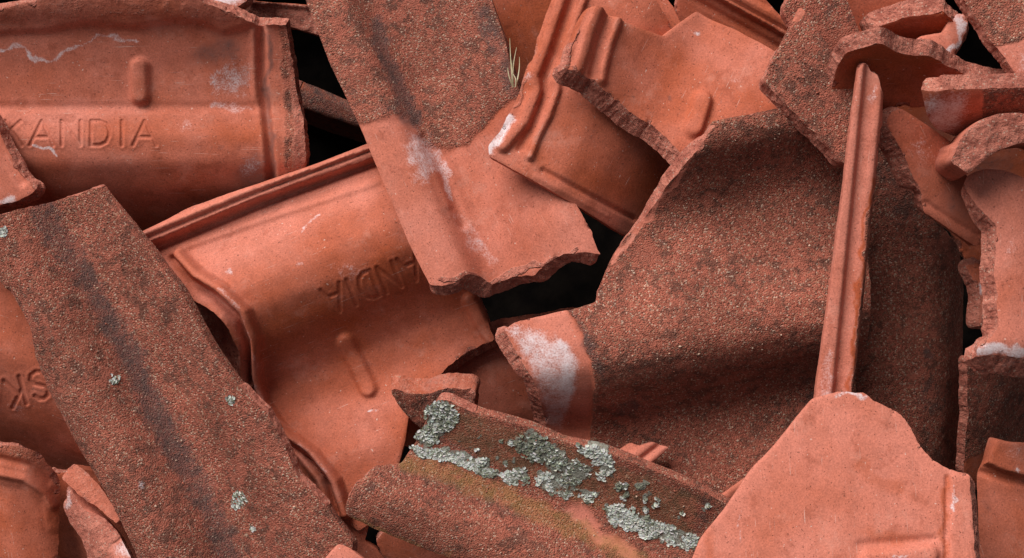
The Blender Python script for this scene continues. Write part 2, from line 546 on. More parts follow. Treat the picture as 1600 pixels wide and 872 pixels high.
    dist = seg_dist(va, vb, np.stack([ba, bb], axis=1)[::2], True)
    near = np.argmin((va[:, None] - ba[None, ::4]) ** 2 + (vb[:, None] - bb[None, ::4]) ** 2, axis=1) * 4
    vbrk = brk[near]

    # masks
    A1 = np.zeros((NV, 4)); A2 = np.zeros((NV, 4)); A2[:, 3] = 1
    A1[:, 0] = grit; A2[:, 2] = tone; A2[:, 1] = face_broken
    CH = {'grit': (A1, 0), 'white': (A1, 1), 'dark': (A1, 2), 'ochre': (A2, 0), 'broken': (A2, 1), 'tone': (A2, 2), 'lichen': (A1, 3)}
    wx = px + 7 * fbm(px / 26, py / 26, seed=seed + 9, octaves=3); wy = py + 7 * fbm(px / 26, py / 26, seed=seed + 10, octaves=3)
    for st in stains_shading:
        arr, ci = CH[st[0]]
        if st[1] == 'ell':
            cx, cy, rx, ry, an, val = st[2:8]
            c_, s_ = math.cos(math.radians(an)), math.sin(math.radians(an))
            dx, dy = wx - cx, -(wy - cy)
            q = np.hypot((dx * c_ + dy * s_) / rx, (-dx * s_ + dy * c_) / ry)
            m = 1 - sstep(0.25, 1.15, q)
        elif st[1] == 'line':
            pts, wd, val = st[2:5]
            m = 1 - sstep(wd * 0.25, wd * 1.1, seg_dist(wx, wy, pts))
        else:   # polygon
            pts, soft, val = st[2:5]
            m = sstep(-soft, soft, signed(px + (wx - px) * 0.45, py + (wy - py) * 0.45, pts))
        arr[:, ci] = arr[:, ci] * (1 - m) + val * m
    g_, br_ = A1[:, 0], A2[:, 1]

    # relief features
    lab = np.zeros(NV, np.int64)
    names = {}
    def mark(m, pname):
        if pname is None: return
        key = len(names) + 1
        names[key] = pname
        lab[m] = key
    for ft in feats:
        kind = ft[0]
        if kind in ('ridge', 'round'):
            pts, wd, ht = ft[1:4]
            dq = seg_dist(px, py, pts)
            if kind == 'ridge':
                f = 1 - sstep(0, 1, dq / wd)
            else:
                f = np.sqrt(np.clip(1 - (np.clip(dq, 0, wd) / wd) ** 2, 0, 1)) * (1 - sstep(.45, 1.0, dq / wd))
            h = h + ht * f
            mark(dq < wd, ft[4] if len(ft) > 4 else None)
        elif kind == 'step':
            pts, soft, ht = ft[1:4]
            sd = signed(px, py, pts) + 0.8 * vnoise(px / 9, py / 9, seed=seed + 30)
            f = sstep(-soft, soft, sd)
            h = h + ht * f
            mark(sd > 0, ft[4] if len(ft) > 4 else None)
        elif kind == 'dent':
            cx, cy, rad, ht = ft[1:5]
            h = h + ht * np.exp(-((px - cx) ** 2 + (py - cy) ** 2) / rad ** 2)
    for ch, st in tstrokes:
        dq = np.full(NV, 1e9)
        for s_ in st:
            dq = np.minimum(dq, seg_dist(px, py, s_))
        hh = text[3]
        dp = text[6] if len(text) > 6 else 1.0
        wd = hh * 0.066
        fade = 0.9 + 0.1 * vnoise(px / 22, py / 22, seed=seed + 77)
        h = h - dp * hh * 0.062 * (1 - sstep(wd * .55, wd * 1.35, dq)) * fade + dp * hh * 0.018 * np.exp(-((dq - wd * 2) / (wd * .9)) ** 2)
        mark(dq < wd * 1.3, 'letter')
    # edge rounding, chips, grain
    h = h - np.where(dist < 3, (1 - dist / 3) ** 2 * 1.3, 0) * (1 - 0.5 * vbrk)
    chip = np.clip(vnoise(va / 13, vb / 13, seed=seed + 5) + 0.5 * vnoise(va / 5, vb / 5, seed=seed + 6) - 0.35, 0, 1)
    cz = np.exp(-dist / 5.0) * chip * vbrk
    h = h - 5.0 * cz
    A2[:, 1] = np.maximum(A2[:, 1], np.clip(cz * 2.2, 0, 1))
    h = h + 0.9 * fbm(va / 60, vb / 60, seed=seed + 7, octaves=3) + g_ * 0.55 * fbm(va / 7, vb / 7, seed=seed + 8, octaves=2)
    h = h + br_ * (1.3 * fbm(va / 9, vb / 9, seed=seed + 11, octaves=3) + 0.8 * vnoise(va / 3, vb / 3, seed=seed + 12))

    top = np.stack([va, vb, h], axis=1)
    nrm = vert_normals(top, tri)
    # back
    hb = base_h(va, vb)
    e = 1.5
    dha = (base_h(va + e, vb) - base_h(va - e, vb)) / (2 * e); dhb = (base_h(va, vb + e) - base_h(va, vb - e)) / (2 * e)
    bn = np.stack([-dha, -dhb, np.ones(NV)], axis=1); bn /= np.linalg.norm(bn, axis=1, keepdims=True)
    if sigma < 5:
        bn = np.tile(np.array([[0.0, 0.0, 1.0]]), (NV, 1))
    sw = np.array([sweep[0], sweep[1], 0.0])
    bot = np.stack([va, vb, hb], axis=1) - bn * th + sw
    out3 = np.stack([na_, nb_, np.zeros(nb)], axis=1)
    bot[bidx] += out3 * (flr * th)[:, None]
    # rim
    K = 6 if th < 60 else 22
    tb_top, tb_bot = top[bidx], bot[bidx]
    rim = []; rbrk = []
    for q in range(K + 1):
        t = q / K
        p = tb_top * (1 - t) + tb_bot * t
        if 0 < q < K:
            w_ = math.sin(math.pi * t)
            nz = 2.0 * vnoise(p[:, 0] / 14, p[:, 1] / 11, p[:, 2] / 11, seed + 13) + 1.5 * vnoise(p[:, 0] / 4.5, p[:, 1] / 4.5, p[:, 2] / 4.5, seed + 14)
            p = p + out3 * ((nz * brk * min(1.0, th / 20) * jag * (rim_broken * .8 + .2)) * (0.5 + 0.5 * w_) + (1 - brk) * 0.9 * w_)[:, None]
            p[:, 2] += brk * rim_broken * 0.8 * vnoise(p[:, 0] / 4, p[:, 1] / 4, p[:, 2] / 4, seed + 15)
        rim.append(p)
    rim = np.concatenate(rim)
    rt = []
    for q in range(K):
        i = np.arange(nb); j = (i + 1) % nb
        a0, a1, b0, b1 = q * nb + i, q * nb + j, (q + 1) * nb + i, (q + 1) * nb + j
        rt.append(np.stack([a0, b0, b1], axis=1)); rt.append(np.stack([a0, b1, a1], axis=1))
    rt = np.concatenate(rt)
    R1 = np.tile(A1[bidx], (K + 1, 1)); R2 = np.tile(A2[bidx], (K + 1, 1))
    R2[:, 1] = np.tile(brk, K + 1) * rim_broken
    R1[:, 1] *= 0.35; R1[:, 0] *= 1 - 0.8 * np.tile(brk, K + 1)

    Wd = FRAME @ M
    root = bpy.data.objects.new(name, None)
    COL.objects.link(root)
    root.empty_display_size = 0.02
    mw = Matrix(Wd.tolist()).to_4x4()
    mw.translation = Vector(BASE + FRAME @ org * S)
    root.matrix_world = mw
    root['kind'] = 'thing'; root['label'] = label; root['category'] = category; root['group'] = group
    so = np.tile(np.array([[seed * 13.7 % 977, seed * 7.3 % 983, seed * 3.1 % 991]]), (max(NV, len(rim)), 1))
    at = {'wear_shading_a': A1, 'wear_shading_b': A2, 'seed': so[:NV]}
    fl = lab[tri]
    flab = np.where((fl[:, 0] == fl[:, 1]) | (fl[:, 0] == fl[:, 2]), fl[:, 0], fl[:, 1])
    body = tri[flab == 0]
    # body: front and back together
    co = np.concatenate([top, bot]); nn = np.concatenate([nrm, -bn])
    fa_ = np.concatenate([body, tri[:, ::-1] + NV])
    bA1 = A1.copy(); bA1[:, 0] *= 0.3; bA1[:, 1] = 0; bA1[:, 3] = 0
    mesh_part('body', co, fa_, nn, {'wear_shading_a': np.concatenate([A1, bA1]), 'wear_shading_b': np.concatenate([A2, A2]),
                                    'seed': np.concatenate([so[:NV], so[:NV] + 50])}, root, CLAY)
    for key, pname in names.items():
        ft_ = tri[flab == key]
        if len(ft_) > 3:
            mesh_part(pname, top, ft_, nrm, at, root, CLAY)
    rn = vert_normals(rim, rt)
    mesh_part(edge_name, rim, rt, None if rim_broken > 0.6 else rn, {'wear_shading_a': R1, 'wear_shading_b': R2, 'seed': so[:len(rim)] + 20}, root, CLAY, smooth=rim_broken <= 0.6)

    def place(px_, py_, lift=0.0):
        a, b = to_local(np.array([px_], float), np.array([py_], float))
        return np.array([a[0], b[0], float(base_h(a, b)[0]) + lift])
    return {'root': root, 'to_local': to_local, 'base_h': base_h, 'place': place, 'seed': seed, 'out': [(p_[0], p_[1]) for p_ in out], 'lift': lambda A_, B_: base_h(A_, B_)}

# ------------------------------------------------------------------ ground under the heap
def ground():
    n = 260
    xs = np.linspace(-2600, 2600, n); ys = np.linspace(-1900, 1900, n)
    gx, gy = np.meshgrid(xs, ys)
    w = -480 + 26 * fbm(gx / 240, gy / 240, seed=5, octaves=4) + 7 * vnoise(gx / 30, gy / 30, seed=6)
    w = w + 420 * sstep(0, 260, np.maximum(np.abs(gx) - 900, np.abs(gy) - 520))      # unseen ground raised outside the frame, added to block side light
    co = np.stack([gx.ravel(), gy.ravel(), w.ravel()], axis=1) @ FRAME.T * S + BASE
    i = np.arange(n * n).reshape(n, n)
    a, b, c, d = i[:-1, :-1].ravel(), i[:-1, 1:].ravel(), i[1:, 1:].ravel(), i[1:, :-1].ravel()
    me = bpy.data.meshes.new('ground')
    me.from_pydata(co.tolist(), [], np.stack([a, b, c, d], axis=1).tolist())
    me.polygons.foreach_set('use_smooth', np.ones(len(me.polygons), bool))
    me.materials.append(SHADE_SOIL); me.materials.append(BLOCKER)
    blocker = (np.maximum(np.abs(gx) - 960, np.abs(gy) - 580) > 0).ravel()
    me.polygons.foreach_set('material_index', (blocker[a] & blocker[c]).astype(np.int32))
    o = link('ground', me)
    o['kind'] = 'structure'
    o['label'] = 'soil slope under the heap, gap shade painted near-black, unseen rise blocking side light'
ground()

# ------------------------------------------------------------------ the large tiles
upper_left = shard('broken_roof_tile', 'large smooth tile stamped KANDIA with a pill-shaped nub and rough right lip',
    (230, 170), 0, (0.0, 0.0), 0,
    [(170, 50), (145, 42), (118, 22), (60, 6), (5, 0), (-15, 7), (-45, 15), (-85, 10), (-125, -14), (-165, -52), (-215, -110)],
    [(-90, 14), (0, 17), (40, 8), (90, -12), (300, -14), (322, 6), (360, 20), (400, 37), (448, 40), (453, 70), (461, 110), (466, 150),
     (476, 190), (478, 240), (478, 300), (420, 360), (300, 390), (100, 385), (-90, 360)],
    tone=0.55, sigma=8, amp=1.3,
    feats=[('step', [(-120, -40), (500, -60), (500, 42), (400, 38), (350, 52), (318, 36), (270, 33), (210, 43), (130, 36), (80, 48), (0, 52), (-120, 60)], 5, 6, None),
           ('ridge', [(408, 20), (409, 120), (416, 180), (424, 270), (430, 340)], 11, -9),
           ('step', [(414, 0), (416, 120), (424, 180), (432, 270), (436, 380), (540, 380), (540, 0)], 5, 7, 'lip'),
           ('ridge', [(396, 50), (398, 150), (410, 200), (416, 260)], 10, 4),
           ('round', [(219, 106), (220, 150)], 20, 12, 'nub'),
           ('ridge', [(-60, 168), (400, 168)], 12, -3)],
    text=('SKANDIA', (-36, 227), 0, 38, 0.96, 9.5, 0.75),
    stains_shading=[('grit', 'poly', [(-120, -40), (500, -60), (500, 40), (400, 36), (350, 46), (318, 30), (270, 27), (210, 36), (130, 30), (80, 40), (0, 30), (-120, 30)], 6, 0.34), ('broken', 'poly', [(-120, -40), (500, -60), (500, 40), (400, 36), (350, 44), (318, 26), (270, 22), (210, 30), (130, 24), (80, 32), (0, 26), (-120, 26)], 6, 0.38),
            ('grit', 'poly', [(432, 0), (440, 150), (446, 260), (446, 380), (540, 380), (540, 0)], 8, 0.6),
            ('broken', 'poly', [(444, 0), (454, 150), (458, 260), (458, 380), (540, 380), (540, 0)], 6, 0.6),
            ('white', 'line', [(0, 72), (28, 76), (50, 88), (70, 92), (110, 80), (140, 66), (152, 52), (175, 56), (190, 62), (212, 64)], 5, 0.62),
            ('white', 'line', [(330, 170), (400, 168)], 7, 0.45),
            ('white', 'ell', 290, 195, 26, 18, 0, 0.28),
            ('white', 'line', [(58, 226), (88, 240)], 4, 0.75),
            ('white', 'ell', 362, 128, 44, 40, 20, 0.5),
            ('dark', 'ell', 335, 82, 60, 34, 10, 0.72), ('dark', 'ell', 392, 268, 50, 34, 30, 0.75),
            ('dark', 'ell', 365, 125, 44, 34, 0, 0.6), ('white', 'ell', 388, 264, 34, 24, 30, 0.38), ('dark', 'line', [(418, 60), (422, 180), (430, 280)], 9, 0.7),
            ('tone', 'ell', 380, 205, 70, 30, 0, 0.15), ('tone', 'ell', 100, 175, 220, 22, 0, 0.9)])

shard('broken_roof_tile', 'left-edge tile fragment with torn lip lying over the stamped KANDIA tile', (10, 260), 46, (0.1, 0.0), -60,
    [(-60, -16), (-20, -4), (10, 8), (30, 4)],
    [(-70, 150), (-24, 172, 'v'), (-6, 192, 'v'), (10, 232, 'v'), (30, 268, 'v'), (58, 292, 'v'), (42, 306, 'v'), (20, 316, 'v'), (-70, 330)],
    tone=0.6, flare=0.4, feats=[('ridge', [(-18, 190), (8, 240), (34, 285)], 10, -6)],
    stains_shading=[('white', 'ell', 6, 312, 22, 10, 20, 0.8), ('broken', 'line', [(0, 190), (20, 240), (45, 285), (60, 295)], 9, 0.6)])

left_stamped = shard('broken_roof_tile', 'smooth rounded tile at left edge with letters SK pressed into it', (30, 560), -5, (-0.1, 0.0), -20,
    [(-170, -120), (-110, -50), (-60, -10), (0, 14), (60, 6), (120, -20), (180, -60)],
    [(-120, 400), (60, 400), (170, 520), (210, 700), (120, 760), (-120, 740)],
    tone=0.45, text=('SKA', (70, 577), 196, 44, 0.8, 8, 0.75), stains_shading=[('white', 'ell', 28, 640, 30, 20, 0, 0.25)])

ringed = shard('broken_roof_tile', 'round-backed tile with ringed collar in the bottom left corner', (20, 800), 22, (0.0, 0.06), -80,
    [(-150, -90), (-100, -30), (-50, 0), (0, 12), (40, 0), (62, -24), (78, -60)],
    [(-110, 690), (-20, 694), (25, 697), (58, 708), (80, 730), (90, 760), (92, 800), (90, 840), (86, 920), (-110, 920)],
    tone=0.3, sigma=7,
    feats=[('ridge', [(-60, 714), (0, 717), (45, 728), (75, 752)], 9, -6), ('ridge', [(-60, 737), (0, 740), (40, 748), (72, 770), (84, 790)], 10, 8, 'collar'),
           ('step', [(-150, 752), (-20, 752), (35, 762), (66, 785), (76, 830), (120, 830), (120, 960), (-150, 960)], 5, -3)],
    stains_shading=[('grit', 'poly', [(-150, 660), (120, 660), (120, 770), (86, 760), (70, 735), (40, 718), (0, 712), (-150, 712)], 6, 0.5),
            ('dark', 'line', [(50, 708), (82, 740), (90, 790)], 8, 0.5)])

shard('broken_roof_tile', 'small thin shard sticking out on edge beside the gritty slab, bottom left', (140, 765), 52, (0.25, -0.35), -45,
    [(0, 0)], [(96, 747), (113, 724), (128, 733), (165, 770), (192, 806), (182, 818), (140, 786)], th=46, tone=0.4, face_broken=0.45, rim_broken=0.35, flare=0.0, jag=0.8)

shard('broken_roof_tile', 'pale curved shard with pointed tip standing in the bottom left gap', (150, 840), 62, (0.35, -0.2), -50,
    [(-30, -14), (0, 4), (25, 4), (45, -8)],
    [(107, 759), (118, 778), (132, 797), (160, 808), (186, 834), (204, 868), (215, 920), (140, 920), (136, 868), (128, 842), (108, 818), (98, 792)],
    th=24, tone=0.85, face_broken=0.6, rim_broken=0.3, jag=0.5, stains_shading=[('white', 'ell', 195, 860, 20, 26, 0, 0.6), ('white', 'ell', 108, 785, 10, 22, 0, 0.6), ('broken', 'ell', 195, 862, 20, 30, 0, 0.0)])

shard('broken_roof_tile', 'dim smooth tile deep in the bottom left gap below the pale pointed shard', (130, 830), -40, (0.1, 0.1), -60,
    [(-80, -40), (0, 0), (80, -20)], [(70, 740), (200, 730), (260, 920), (40, 920)], tone=0.3)

gritty_left = shard('broken_roof_tile', 'long gritty weathered slab with dark central channel lying diagonally at lower left',
    (220, 580), 104, (0.06, 0.02), -63,
    [(-175, -26), (-150, -6), (-122, 8), (-88, 16), (-58, 14), (-32, 0), (-12, -11), (10, -13), (40, -8), (85, 4), (130, 12), (160, 14)],
    [(-80, 345, 'b'), (0, 336), (58, 322), (108, 308), (150, 294, 'c'), (165, 313, 'c'), (227, 385, 'c'), (281, 455, 'c'), (330, 545, 'c'), (372, 603, 'b'), (391, 619, 'b'),
     (418, 643, 'b'), (440, 690, 'b'), (464, 745, 'b'), (509, 791, 'c'), (551, 848, 'b'), (540, 920, 'b'), (235, 920, 'b'), (215, 872, 'b'), (172, 782, 'b'), (125, 703, 'b'), (89, 635, 'b'),
     (74, 605, 'b'), (54, 556, 'b'), (49, 517, 'b'), (23, 468, 'b'), (0, 438, 'b'), (-80, 380, 'b')],
    grit=1.0, tone=0.25, jag=0.7, amp=2.0,
    stains_shading=[('dark', 'line', [(66, 332), (95, 380), (140, 450), (185, 520), (220, 585), (245, 650), (285, 720), (330, 800), (365, 880)], 38, 0.72),  # shade of the channel painted dark along its length
            ('dark', 'line', [(150, 470), (215, 580), (245, 650), (290, 730)], 18, 0.9),  # deeper painted shade in the middle of the channel
            ('tone', 'ell', 130, 600, 60, 200, 25, 0.6), ('tone', 'ell', 120, 540, 22, 30, 0, 0.95),
            ('white', 'ell', 225, 755, 9, 7, 0, 0.5)])

centre = shard('broken_roof_tile', 'large smooth orange tile in the centre with stepped upper rim, wavy lip and upside-down letters',
    (430, 430), 28, (-0.02, 0.02), 22.5,
    [(165, 0), (131, 2), (105, -8), (78, 2), (40, 24), (0, 38), (-40, 38), (-80, 22), (-120, -6), (-160, -24), (-205, -22), (-250, -2), (-300, 12), (-350, 14)],
    [(218, 364, 'c'), (300, 322, 'c'), (400, 288, 'c'), (500, 256, 'c'), (575, 227, 'c'), (680, 186, 'b'), (720, 300, 'b'), (735, 400, 'b'), (748, 470, 'b'), (774, 530, 'b'),
     (736, 545, 'b'), (700, 572, 'b'), (672, 602, 'b'), (640, 640, 'c'), (633, 690, 'c'), (622, 728, 'c'), (610, 800, 'b'), (560, 830, 'b'), (535, 815, 'c'), (500, 770, 'c'), (450, 715, 'c'), (420, 690, 'c'), (395, 655, 'c'), (380, 606, 'b'), (375, 556, 'b'), (362, 514, 'b'),
     (340, 492, 'b'), (308, 470, 'b'), (276, 450, 'b'), (250, 420, 'c'), (228, 392, 'c')],
    tone=0.32, sigma=9, th=22, flare=0.5, amp=1.3,
    feats=[('step', [(180, 345), (222, 362), (400, 290), (575, 229), (700, 180), (700, 207), (585, 250), (405, 312), (232, 384), (170, 400)], 2.5, 13, 'rim'),
           ('ridge', [(232, 372), (400, 303), (580, 237), (700, 192)], 4.0, -5),
           ('ridge', [(238, 392), (405, 322), (588, 256), (700, 215)], 9, -7),
           ('ridge', [(282, 388), (412, 343), (590, 285)], 9, 4),
           ('ridge', [(238, 400), (262, 432), (302, 466), (346, 494), (374, 536), (382, 590), (390, 640), (420, 676), (470, 712), (500, 750), (520, 800)], 13, 12, 'lip'),
           ('ridge', [(270, 404), (296, 438), (336, 464), (374, 498), (390, 545), (392, 590), (400, 632), (432, 676), (478, 706), (508, 744), (528, 800)], 9, -11),
           ('round', [(282, 398), (310, 428), (346, 450), (384, 487), (401, 530), (402, 585), (412, 630), (444, 674), (490, 708), (524, 750), (540, 800)], 12, 27, 'ridge'),
           ('round', [(541, 536), (558, 570), (575, 606)], 19, 11, 'nub'),
           ('round', [(735, 470), (752, 505), (768, 526)], 16, 12, 'rib')],
    text=('SKANDIA', (711, 369), 202, 42, 0.74, 6, 0.62),
    stains_shading=[('white', 'line', [(468, 362), (496, 336)], 2.5, 0.55), ('white', 'ell', 358, 430, 12, 8, -40, 0.6), ('white', 'ell', 470, 420, 8, 5, 0, 0.4),
            ('white', 'ell', 545, 420, 48, 20, 20, 0.30), ('tone', 'poly', [(200, 360), (580, 220), (600, 300), (460, 370), (330, 440)], 25, 0.85),
            ('tone', 'ell', 570, 480, 110, 60, 10, 0.12), ('tone', 'ell', 560, 650, 80, 60, 0, 0.55),
            ('dark', 'line', [(395, 320), (560, 265)], 8, 0.38), ('broken', 'line', [(288, 468), (340, 505), (366, 560)], 6, 0.7),
            ('white', 'line', [(575, 648), (592, 643)], 2.2, 0.7),
            ('tone', 'line', [(250, 405), (302, 452), (356, 482), (386, 530), (392, 590), (404, 640), (440, 684), (490, 716), (528, 770)], 16, 0.9),  # paler tone paints a highlight along the lip
            ('white', 'line', [(346, 452), (384, 489), (399, 530), (400, 585), (412, 632), (444, 676), (488, 708), (520, 750)], 5, 0.33)])  # highlight painted pale on the ridge crest

shard('broken_roof_tile', 'dark rough underside of a fragment between the gritty slab and the wavy lip', (310, 520), -20, (0.5, 0.1), -50,
    [(0, 0)], [(262, 440), (340, 470), (385, 540), (385, 640), (340, 620), (260, 520)], grit=0.3, face_broken=0.95, tone=0.2, th=26,
    stains_shading=[('dark', 'ell', 310, 515, 80, 90, 0, 0.45)])

mid_deep = shard('broken_roof_tile', 'smooth rounded tile seen between the centre tile and the white-stained spigot', (760, 600), -55, (0.02, 0.05), 20,
    [(-120, -40), (-60, 0), (0, 20), (60, 14), (110, -20)],
    [(610, 600), (660, 540), (780, 500), (900, 480), (960, 560), (930, 700), (700, 720), (610, 690)], tone=0.55)

gritty_top = shard('broken_roof_tile', 'gritty slab sloping down from the top with smooth broken end and white stain',
    (680, 230), 112, (0.0, -0.18), -66.5,
    [(-120, 8), (-96, 14), (-60, 17), (-32, 14), (-8, -6), (20, -12), (60, -6), (100, 8), (130, 20), (160, 26), (200, 26)],
    [(455, -60, 'c'), (478, 0, 'c'), (515, 98, 'c'), (560, 192, 'c'), (600, 287, 'c'), (640, 382, 'c'), (671, 444, 'v'), (690, 446, 'v'), (710, 441, 'v'), (734, 426, 'v'), (758, 438, 'v'), (770, 447, 'v'),
     (800, 432, 'v'), (832, 428, 'v'), (850, 412, 'v'), (880, 396, 'v'), (908, 392, 'v'), (940, 398, 'u'), (925, 360, 'b'), (890, 300, 'b'), (850, 220, 'b'), (815, 150, 'c'), (800, 110, 'c'), (787, 55, 'c'), (768, 0, 'c'), (750, -60, 'b')],
    grit=1.0, tone=0.5, flare=0.55, th=22, sigma=8, amp=1.8,
    extra=lambda a, b: 26 * sstep(60, 190, a) * np.exp(-((b - 95) / 55) ** 2) - 10 * sstep(60, 190, a) * np.exp(-((b - 175) / 40) ** 2),
    feats=[('step', [(540, 195), (578, 189), (628, 180), (648, 198), (668, 224), (700, 232), (730, 224), (752, 200), (775, 172), (800, 152), (960, 140), (1000, 480), (640, 480)], 6, -2.5, 'spigot'),
           ('ridge', [(660, 215), (685, 250), (705, 300), (722, 350)], 13, -5),
           ('ridge', [(652, 225), (680, 270), (700, 320)], 9, 3)],
    stains_shading=[('grit', 'poly', [(530, 197), (578, 189), (628, 180), (646, 198), (664, 226), (700, 234), (730, 226), (754, 200), (775, 174), (800, 154), (960, 140), (1000, 480), (620, 480)], 13, 0.0),
            ('tone', 'poly', [(530, 197), (628, 185), (700, 240), (760, 210), (830, 170), (1000, 480), (620, 480)], 10, 0.75),
            ('white', 'ell', 658, 245, 36, 56, 18, 0.6), ('white', 'line', [(678, 235), (698, 275), (708, 305)], 8, 0.55), ('white', 'line', [(715, 340), (770, 410)], 18, 0.34),
            ('dark', 'line', [(590, 40), (608, 90), (630, 150), (642, 190)], 22, 0.85), ('dark', 'line', [(585, 178), (628, 172)], 14, 0.55), ('dark', 'ell', 800, 300, 50, 28, -30, 0.33),  # first line paints the shaded wall of the crease
            ('dark', 'line', [(750, 20), (790, 110), (800, 140)], 20, 0.62), ('tone', 'ell', 570, 110, 40, 90, 25, 0.7),
            ('broken', 'line', [(690, 440), (735, 430), (765, 442), (850, 412), (905, 392)], 7, 0.9)])

lipped = shard('broken_roof_tile', 'smooth tile with double-ridged left lip lying across the gritty top slab', (900, 230), 158, (-0.08, -0.02), 62,
    [(160, -10), (125, 2), (90, 8), (50, 16), (0, 20), (-50, 8), (-100, -16), (-150, -48), (-200, -85)],
    [(875, -40, 'c'), (858, 10, 'c'), (840, 60, 'b'), (820, 118, 'b'), (803, 168, 'b'), (782, 200, 'b'), (763, 228, 'c'), (764, 244, 'c'), (870, 303, 'c'), (965, 362, 'c'), (1000, 380, 'b'), (1080, 330, 'b'), (1130, 240, 'b'), (1060, 60, 'b'), (1000, -40, 'b')],
    tone=0.3, sigma=10, th=20, amp=1.2,
    feats=[('round', [(885, -30), (868, 20), (848, 80), (832, 120), (838, 142), (818, 190), (786, 228)], 13, 9, 'lip'),
           ('ridge', [(905, -30), (884, 30), (868, 82), (852, 120), (850, 150), (834, 195), (812, 232)], 9, -6),
           ('round', [(922, -30), (900, 30), (882, 90), (868, 128), (870, 140), (856, 180), (838, 215), (828, 244)], 9, 8, 'ridge'),
           ('ridge', [(848, 266), (960, 326), (990, 342)], 6, -5), ('ridge', [(838, 276), (950, 338)], 6, 2)],
    stains_shading=[('white', 'line', [(800, 185), (780, 210), (767, 235)], 11, 0.85), ('white', 'ell', 826, 122, 10, 14, 0, 0.5), ('broken', 'line', [(838, 70), (818, 125), (806, 165)], 8, 0.5),
            ('tone', 'ell', 800, 260, 40, 40, 0, 0.9), ('tone', 'line', [(770, 245), (980, 360)], 30, 0.7)])

nubbed = shard('broken_roof_tile', 'smooth orange tile with thick torn front edge and nub, upper middle', (1060, 130), 198, (-0.18, -0.16), 62,
    [(170, 14), (140, 10), (95, 0), (45, -10), (0, -12), (-50, 2), (-95, 14), (-140, 22)],
    [(921, 10, 'c'), (944, 14, 'b'), (968, 30, 'c'), (1036, 57, 'c'), (1062, 36, 'c'), (1089, 17, 'c'), (1150, 46, 'c'), (1214, 82, 'c'), (1250, 118, 'b'), (1205, 190, 'b'), (1112, 240, 'v'),
     (1076, 252, 'v'), (1050, 224, 'v'), (1020, 196, 'v'), (985, 172, 'v'), (958, 150, 'v'), (938, 136, 'v'), (930, 122, 'v'), (908, 114, 'v'), (884, 106, 'b'), (896, 66, 'c'), (910, 30, 'c')],
    tone=0.3, th=24, flare=0.75, amp=1.3,
    feats=[('round', [(934, 14), (920, 50), (908, 92), (902, 108)], 13, 8, 'lip'), ('ridge', [(952, 20), (938, 60), (928, 100), (924, 118)], 9, -7),
           ('round', [(966, 32), (952, 70), (942, 110), (940, 126)], 9, 8, 'ridge'), ('round', [(1096, 158), (1088, 186), (1083, 200)], 21, 12, 'nub')],
    stains_shading=[('tone', 'poly', [(1036, 57), (1089, 17), (1214, 82), (1210, 150), (1120, 110)], 22, 0.7), ('white', 'ell', 1085, 50, 9, 6, 0, 0.8), ('dark', 'ell', 1048, 155, 7, 6, 0, 0.7),
            ('white', 'ell', 1150, 128, 26, 10, 0, 0.35), ('broken', 'line', [(902, 30), (890, 80), (888, 106)], 7, 0.6), ('white', 'ell', 1040, 232, 4, 4, 0, 0.9)])

shard('broken_roof_tile', 'smooth orange tile partly hidden behind the nubbed tile at the top', (980, 10), 115, (-0.05, -0.1), -28,
    [(-60, 0), (0, 6), (60, 0)], [(890, -60, 'b'), (1010, -60, 'c'), (1036, -10, 'c'), (1068, 30, 'b'), (1060, 110, 'b'), (960, 120, 'b'), (890, 40)], tone=0.25)

shard('broken_roof_tile', 'tile with ridged rim at the top behind the nubbed tile', (1150, 30), 125, (0.0, 0.2), -28,
    [(-60, -10), (0, 0), (60, 4)], [(1058, 12, 'b'), (1066, -40, 'b'), (1160, -50, 'c'), (1200, 4, 'c'), (1236, 44, 'c'), (1226, 90, 'b'), (1180, 130, 'b'), (1070, 70, 'b')], tone=0.4,
    feats=[('step', [(1060, -60), (1250, 40), (1250, 70), (1110, -8), (1040, -40)], 3, 12, 'rim'), ('ridge', [(1090, -28), (1235, 52)], 5, -5), ('ridge', [(1080, -4), (1225, 78)], 8, -5)])

